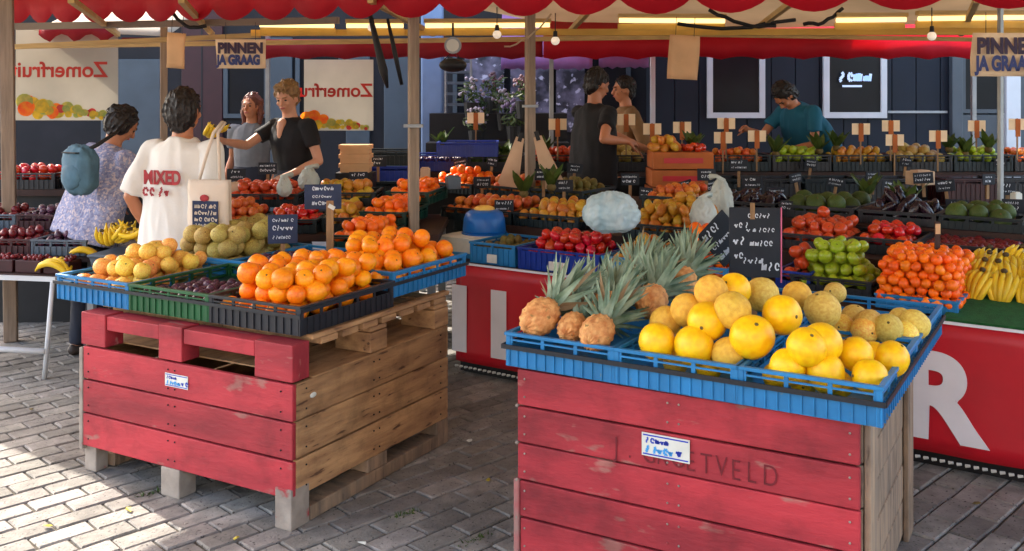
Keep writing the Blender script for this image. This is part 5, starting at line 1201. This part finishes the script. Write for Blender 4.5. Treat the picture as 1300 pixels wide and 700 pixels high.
def hand(mb, wrist, d, palm, side, s=1.0, curl=.35):
    d = d.normalized(); palm = (palm-d*palm.dot(d)).normalized(); x = d.cross(palm)*side
    mb.limb([wrist-d*.02, wrist+d*.03*s, wrist+d*.08*s], [.027*s, .028*s, .026*s], 8)
    for q in (-1, 1): mb.limb([wrist+d*.02*s+x*.012*q*s, wrist+d*.085*s+x*.024*q*s], [.018*s, .016*s], 8)
    for i, (off, ln) in enumerate(((-.033, .062), (-.012, .075), (.011, .079), (.032, .070))):
        b = wrist+d*.09*s+x*off*s; c = curl*(.8+.15*i); p = [b]; dd = d.copy()
        for k, f in enumerate((.45, .32, .25)):
            dd = (dd*cos(c)+palm*sin(c)).normalized(); pp = (palm*cos(c)-d*sin(c)); p.append(p[-1]+dd*ln*f*s)
        mb.limb(p, [.0098*s, .0092*s, .0085*s, .0075*s], 7)
    b = wrist+d*.025*s+x*.028*s; t1 = (d*.6+x*.75+palm*.35).normalized(); t2 = (d*.85+x*.25+palm*.5).normalized()
    mb.limb([b, b+t1*.04*s, b+t1*.04*s+t2*.035*s, b+t1*.04*s+t2*.06*s], [.014*s, .012*s, .011*s, .009*s], 7)
def person(label, x, y, yaw, H, skin, shirt, pants, hair, lean=0, z0=0, hl=None, hr=None, hyaw=0, hpitch=0, hairstyle='short', sleeve=.6, shoulder=.19, torso=1.0, vox=.0075, vneck=False, loose=0.0, side_lean=0):
    t = thing('person', label, 'person', (x, y, z0), yaw)
    k = H/1.74; Ry = Matrix.Rotation(side_lean, 3, 'Y'); Rl = Ry @ Matrix.Rotation(-lean, 3, 'X'); piv = Vector((0, 0, .93*k))
    def T_(p): p = Vector(p)*1.0; return piv+Rl @ (p-piv)
    def toloc(w): return Matrix.Rotation(-yaw, 3, 'Z') @ (Vector(w)-Vector((x, y, z0)))
    neckb = T_((0, -.01, 1.44*k)); hc = neckb+Rl @ Vector((0, .02, .17*k))
    Rh = Rl @ Matrix.Rotation(hyaw, 3, 'Z') @ Matrix.Rotation(-hpitch, 3, 'X')
    if lean > .3: hc = neckb+Rl @ Vector((0, .04, .15*k))
    body = MB(); sh = MB(); pa_ = MB()
    def H_(p): return hc+Rh @ (Vector(p)*k)
    # head
    body.ball(hc+Rh @ Vector((0, -.008, .02))*k, (.078*k, .096*k, .103*k), 20, 14, R=Rh)
    body.ball(H_((0, .022, -.045)), (.056*k, .066*k, .068*k), 16, 10, R=Rh)     # jaw
    body.ball(H_((0, .055, -.083)), (.026*k, .024*k, .02*k), 10, 8, R=Rh)       # chin
    body.limb([H_((0, .088, .015)), H_((0, .108, -.022))], [.010*k, .0155*k], 8)  # nose
    body.ball(H_((0, .083, .032)), (.05*k, .014*k, .012*k), 10, 6, R=Rh)        # brow
    for s in (-1, 1):
        body.ball(H_((s*.08, -.008, -.008)), (.010*k, .02*k, .031*k), 8, 8, R=Rh)
        body.ball(H_((s*.038, .068, -.02)), (.022*k, .02*k, .02*k), 8, 6, R=Rh)
    body.ball(H_((0, .088, -.052)), (.022*k, .01*k, .011*k), 8, 6, R=Rh)
    body.limb([neckb-Vector((0, 0, .02)), hc-Rh @ Vector((0, .012, .055))*k], [.062*k, .054*k], 12)
    # torso
    def ring(c, rx, ry, n=20, e=0): return [T_(Vector((cos(2*pi*i/n)*(rx+e), c[1]+sin(2*pi*i/n)*(ry+e), c[2]))) for i in range(n)]
    tw = torso
    tr = [((0, 0, .84), .165*tw, .115), ((0, 0, .93), .175*tw, .12), ((0, .0, 1.06), .15*tw, .105), ((0, .005, 1.18), .16*tw, .115), ((0, .0, 1.30), .178*tw, .115), ((0, -.01, 1.38), shoulder*.93, .095), ((0, -.012, 1.43), .11, .07), ((0, -.01, 1.47), .055, .05)]
    tr = [((c[0], c[1]*k, c[2]*k), rx*k, ry*k) for c, rx, ry in tr]
    body.loft([ring(c, rx*.97, ry*.97) for c, rx, ry in tr])
    ts = tr[1:-1] if not loose else [((0, 0, .80*k), (.2+loose)*tw*k, .145*k), ((0, 0, .93*k), (.19+loose)*tw*k, .14*k), ((0, 0, 1.08*k), (.18+loose*.7)*tw*k, .135*k), ((0, 0, 1.2*k), (.182+loose*.5)*tw*k, .132*k)]+tr[4:-1]
    sh.loft([ring(c, rx, ry, e=.012) for c, rx, ry in ts])
    sh.loft([ring((0, -.012*k, 1.43*k), .10*k, .072*k, e=.01), ring((0, -.01*k, 1.455*k), .07*k, .062*k, e=.006)])
    # arms
    u1, u2 = .285*k, .255*k
    for s, tgt in ((-1, hl), (1, hr)):
        Sh = T_((s*shoulder*k, -.01*k, 1.385*k))
        if tgt is None: W_ = T_((s*(shoulder+.06)*k, .06*k, .92*k)); pole = Vector((s*.3, -1, 0)); 
        else: W_ = toloc(tgt); pole = Vector((s*.5, -.4, -.8))
        E_, W_ = ik(Sh, W_, u1, u2, pole)
        body.limb([Sh, Sh*.5+E_*.5, E_, E_*.6+W_*.4, W_], [.047*k, .043*k, .036*k, .038*k, .025*k], 12)
        hd = (W_-E_).normalized(); pl = Vector((-s*.6, .2, -.8)); hand(body, W_, hd, pl, -s, k, .35)
        q = sleeve; S2 = Sh+(E_-Sh)*min(q, 1)
        pts = [Sh-Vector((s*.03, 0, 0))*k, Sh, S2]; rs = [.06*k, .063*k, (.056+loose*.35)*k]
        if q > 1: pts += [E_+(W_-E_)*(q-1)]; rs += [.042*k]
        sh.limb(pts[:-1], rs[:-1], 12); sh.cone(pts[-2], pts[-1], rs[-2], rs[-1], 14)
    # legs
    for s in (-1, 1):
        hp = Vector((s*.09*k, 0, .90*k)); kn = Vector((s*.10*k, .02, .49*k)); an = Vector((s*.11*k, -.02, .09*k))
        body.limb([hp, kn, kn*.6+an*.4+Vector((0, -.012, 0)), an], [.08*k, .052*k, .052*k, .036*k], 12)
        body.limb([an+Vector((0, -.02, -.045)), an+Vector((s*.01, .12, -.06))], [.033*k, .03*k], 8)
        pa_.limb([hp, kn], [.1*k, .072*k], 12); pa_.cone(kn, an+Vector((0, 0, -.01)), .072*k, .062*k, 14)
        so = MB().limb([an+Vector((0, -.025, -.048)), an+Vector((s*.01, .13, -.055))], [.041*k, .038*k], 10); bake_remesh(so, 'shoe', M['shoe'], .01, t)
    pa_.loft([ring(c, rx, ry, e=.016) for c, rx, ry in tr[:3]])
    bd = bake_remesh(body, 'body', skin, vox, t); bake_remesh(pa_, 'trousers', pants, .012, t, 5, fold=.008)
    s_ = bake_remesh(sh, 'shirt', shirt, .009, t, 5, fold=.010)
    # hair
    hm = MB()
    hm.ball(H_((0, -.022, .042)), (.088*k, .098*k, .096*k), 18, 12, R=Rh, fn=lambda v: 1+.05*noise.noise(v*5))
    if hairstyle == 'short': hm.ball(H_((0, -.06, -.02)), (.074*k, .052*k, .07*k), 14, 10, R=Rh)
    if hairstyle == 'thick':
        hm.ball(H_((0, -.04, -.0)), (.097*k, .088*k, .115*k), 16, 12, R=Rh, fn=lambda v: 1+.08*noise.noise(v*6)); hm.ball(H_((0, -.062, -.075)), (.06*k, .04*k, .05*k), 12, 8, R=Rh)
    if hairstyle == 'volume': hm.ball(H_((0, -.03, .055)), (.1*k, .1*k, .095*k), 18, 12, R=Rh, fn=lambda v: 1+.12*noise.noise(v*5)); hm.ball(H_((0, .03, .1)), (.07*k, .06*k, .035*k), 14, 8, R=Rh); hm.ball(H_((0, -.07, -.01)), (.078*k, .05*k, .075*k), 14, 10, R=Rh)
    if hairstyle == 'bun':
        hm.ball(H_((0, -.03, .0)), (.098*k, .095*k, .105*k), 16, 12, R=Rh, fn=lambda v: 1+.1*noise.noise(v*6)); hm.ball(H_((0, -.10, .05)), (.05*k, .045*k, .045*k), 12, 8, R=Rh)
    if hairstyle == 'long':
        hm.ball(H_((0, -.06, -.06)), (.09*k, .05*k, .14*k), 14, 12, R=Rh)
        for s in (-1, 1): hm.limb([H_((s*.075, -.02, .04)), H_((s*.088, -.01, -.06)), H_((s*.08, -.01, -.15))], [.03*k, .03*k, .02*k], 8)
    hr_ = random.Random(int(abs(x)*100)); base = list(hm.v)
    for q in range(240):        # locks
        b_ = Vector(hr_.choice(base)); o_ = (b_-hc).normalized()
        if (Rh.transposed() @ o_).y > .55 and (Rh.transposed() @ o_).z < .6: continue
        tan_ = (Rh @ Vector((hr_.uniform(-.5, .5), -.4, -1))); tan_ = (tan_-o_*tan_.dot(o_)).normalized()
        hm.limb([b_-tan_*.012, b_+o_*.006, b_+tan_*.022], [.0045*k, .006*k, .003*k], 5)
    bake_remesh(hm, 'hair', hair, .005, t, 1)
    for s in (-1, 1):
        MB().ball(H_((s*.031, .082, .008)), (.012*k, .006*k, .007*k), 10, 6, R=Rh).obj('eye', M['eye'], t, True)
        MB().limb([H_((s*.016, .096, .031)), H_((s*.048, .08, .034))], [.0045*k, .0035*k], 6).obj('eyebrow', hair, t, True)
    MB().ball(H_((0, .0935, -.052)), (.024*k, .008*k, .007*k), 12, 6, R=Rh).obj('mouth', M['lips'], t, True)
    if vneck:
        a, b, c = T_((-.05*k, .085*k, 1.44*k)), T_((.05*k, .085*k, 1.44*k)), T_((0, .135*k, 1.24*k)); vv = MB(); nn = Vector((0, .008, 0))
        vv.raw([a+nn, b+nn, c+nn, T_((-.045*k, .1*k, 1.40*k))+nn*1.5, T_((.045*k, .1*k, 1.40*k))+nn*1.5], [(0, 3, 2, 4, 1)])
        vv.limb([T_((0, .075*k, 1.42*k)), T_((0, .108*k, 1.34*k)), T_((0, .118*k, 1.26*k))], [.045*k, .028*k, .012*k], 12); bake_remesh(vv, 'neckline', skin, .007, t)
    return t, T_, k

# customer in the white T-shirt
p = at(229, 121, 5.5)
pw, Tw, kw = person('person in a white T-shirt with red print seen from behind, tote bag on the shoulder', p.x, 5.5, radians(-18), 1.74, M['skin_tan'], M['shirt_white'], M['trousers'], M['hair_black'], hairstyle='thick', sleeve=.95, shoulder=.205, torso=1.1, loose=.035, lean=.05)
# back print
def backtext(t, Tf, s, size, x, y, z, m, off=.004, sx=1): return text(s, size, m, t, Tf((x, y, z)), (radians(90), 0, 0), 'back_print', off=off, sx=sx, ext=.002)
backtext(pw, Tw, 'MIXED', .105, -.135, -.158, 1.20, M['shirt_print'], sx=.78); mbp = MB(); scribble(mbp, -.13, .02, 1.14, .05, -.160, 6, .3); mbp.obj('back_print', M['shirt_print'], pw)['kind'] = 'stuff'
# tote bag on the right shoulder
tt = thing('tote_bag', 'cream cotton tote bag with dark blue print held against the white T-shirt', 'tote bag', at(266, 264, 5.22), radians(-12))
mb = MB(); sheet(mb, [(-.125, 0, .15), (.115, 0, .15), (.12, 0, -.16), (-.125, 0, -.16)], 10, 10, 0); mb.v = [(v[0], v[1]-.03*cos(v[0]*11)*cos(v[2]*8)-.004*sin(v[2]*40+v[0]*22), v[2]) for v in mb.v]; mb.obj('front_panel', M['tote'], tt, True, solid=.004)
mb = MB(); sheet(mb, [(-.12, .03, .15), (.11, .03, .15), (.115, .03, -.16), (-.12, .03, -.16)], 6, 6, 0); mb.obj('back_panel', M['tote'], tt, True, solid=.004)
MB().box((-.005, -.036, -.035), (.15, .004, .15)).obj('print', M['print_navy'], tt); mb = MB()
for i in range(4): scribble(mb, -.065, .055, .0-.035*i, .024, -.040, i+60, .2)
mb.obj('print', M['tote'], tt)['kind'] = 'stuff'; mb = MB().ball((-.01, -.036, .055), (.028, .004, .02), 10, 6); mb.obj('print', M['shirt_print'], tt)
MB().tube([(-.06, 0, .15), (-.03, .02, .28), (-.01, .06, .40), (.0, .14, .46)], .009, 6).obj('strap', M['tote'], tt, True); MB().tube([(.06, 0, .15), (.04, .03, .28), (.01, .07, .40), (.01, .15, .455)], .009, 6).obj('strap', M['tote'], tt, True)
# woman with denim bag
p = at(112, 121, 6.3)
pb, Tb, kb = person('woman in a lilac patterned blouse leaning to the right with a denim shoulder bag', p.x, 6.3, radians(-38), 1.66, M['skin_tan'], M['blouse'], M['trousers'], M['hair_black'], hairstyle='bun', lean=.30, side_lean=.10, hpitch=.35, hyaw=-.25, sleeve=.9, shoulder=.215, torso=1.4, loose=.03, hl=at(150, 255, 6.6), hr=at(172, 240, 6.5))
bgp = at(102, 214, 6.0); bb = thing('shoulder_bag', 'worn blue denim shoulder bag on the woman\'s back', 'bag', bgp, radians(-30))
MB().ball((0, 0, 0), (.135, .085, .175), 40, 28, fn=lambda v: (abs(v.x)**3+abs(v.y)**3+abs(v.z)**3)**(-1/3)*(.93-.12*max(0, v.z))+.10*noise.noise(v*2.6)+.05*noise.noise(v*7)).obj('bag_body', M['bag_denim'], bb, True)
MB().box((0, -.06, .10), (.14, .05, .008)).obj('zip', M['black'], bb, bevel=.004)
MB().ball((.0, -.062, -.045), (.09, .035, .085), 24, 14, fn=lambda v: 1+.1*noise.noise(v*5)).obj('pocket', M['bag_denim'], bb, True)
bb_ = Matrix.Rotation(radians(30), 3, 'Z')
MB().tube([bb_ @ (at(*q)-bgp) for q in ((104, 188, 6.0), (112, 190, 5.97), (124, 184, 5.98), (136, 176, 6.04), (148, 168, 6.18), (152, 162, 6.34))], .013, 6).obj('strap', M['black'], bb, True)
# blond seller
p = at(375, 121, 7.2)
person('blond seller in a black V-neck polo shirt reaching out to the left', p.x, 7.2, radians(146), 1.62, M['skin'], M['shirt_black'], M['trousers'], M['hair_blond'], z0=.18, hairstyle='volume', sleeve=.55, shoulder=.19, torso=1.05, lean=.12, hr=at(286, 180, 6.9), hl=at(368, 222, 6.9), hyaw=.35, hpitch=.15, vneck=True)
p = at(320, 121, 8.9)
person('smiling person in a grey top standing behind the blond seller', p.x, 8.9, radians(165), 1.70, M['skin_tan'], M['shirt_grey'], M['trousers'], M['hair_red'], z0=.02, hairstyle='long', sleeve=.6, vox=.009)
p = at(752, 121, 8.0)
person('man in black T-shirt and apron standing with his back half turned', p.x, 8.0, radians(-58), 1.80, M['skin_tan'], M['shirt_black'], M['shirt_black'], M['hair_black'], z0=.12, hairstyle='short', sleeve=.55, shoulder=.2, torso=1.12, lean=.06, hr=at(795, 180, 7.8), hl=at(812, 186, 8.2), hpitch=.2, vox=.009, loose=.02)
p = at(797, 121, 9.3)
person('person in a tan top with dark hair facing the man in black', p.x, 9.3, radians(100), 1.78, M['skin_tan'], M['shirt_tan'], M['trousers_tan'], M['hair_black'], z0=.10, hairstyle='short', sleeve=1.5, lean=.05, vox=.009)
p = at(1030, 121, 9.2)
person('man in a teal T-shirt bending over the back counter', p.x, 9.0, radians(116), 1.76, M['skin_tan'], M['shirt_teal'], M['trousers'], M['hair_black'], z0=.22, hairstyle='thick', sleeve=.6, shoulder=.21, torso=1.4, loose=.03, lean=.60, hpitch=.5, hr=at(950, 165, 8.9), hl=at(998, 192, 8.75), vox=.009)

# ------------------------------------------------------------------ small things on the pavement
p = onz(163, 648, .004); o = MB().raw([(-.03, 0, .003), (0, -.012, .008), (.035, 0, .004), (0, .012, .01)], [(0, 1, 2, 3)]).obj('fallen_leaf', M['dry_leaf'], None, solid=.001); o.location = p; o.rotation_euler = (0, 0, -.9); tag(o, 'small yellow leaf lying in the sunlit paving', 'leaf')
for i, (px, py, m, lab) in enumerate(((60, 668, 'dry_leaf', 'dry leaf on the sunlit paving at the lower left'), (300, 684, 'dry_leaf', 'yellowish leaf below the near foot of the left pallet box'), (460, 690, 'paper_white', 'scrap of white paper on the shaded paving between the boxes'), (596, 560, 'paper_white', 'small torn paper on the paving near the counter banner'), (40, 520, 'stem', 'brown leaf under the folding table'), (1240, 640, 'stem', 'brown leaf on the paving right of the tall red box'), (620, 610, 'dry_leaf', 'small leaf beside the left edge of the tall red box'))):
    mb = MB(); rd = random.Random(i); mb.raw([(cos(2*pi*q/7)*rd.uniform(.012, .024), sin(2*pi*q/7)*rd.uniform(.007, .014), rd.uniform(0, .006)) for q in range(7)]+[(0, 0, .007)], [(q, (q+1) % 7, 7) for q in range(7)])
    o = mb.obj('fallen_leaf' if m != 'paper_white' else 'paper_scrap', M[m], None, solid=.001); o.location = onz(px, py, .006); o.rotation_euler = (0, 0, i*1.3); tag(o, lab, 'leaf' if m != 'paper_white' else 'litter')
for i, (px, py, lab) in enumerate(((512, 655, 'tuft of weeds between the pavers right of the left pallet box'), (604, 686, 'larger green weed between the pavers near the red box'), (190, 628, 'tiny weed in the joint before the sunlit paving'))):
    t = MB(); rd = random.Random(i)
    for q in range(40):
        c = Vector((rd.gauss(0, .035), rd.gauss(0, .01), 0)); d = Vector((rd.uniform(-.02, .02), rd.uniform(-.02, .02), rd.uniform(.006, .022))); s_ = Vector((rd.uniform(-.006, .006), rd.uniform(-.006, .006), 0)); t.raw([c-s_, c+s_, c+d], [(0, 1, 2)])
    o = t.obj('weed_tuft', M['moss']); o.location = onz(px, py, -.004); o.rotation_euler = (0, 0, .7); tag(o, lab, 'weed')
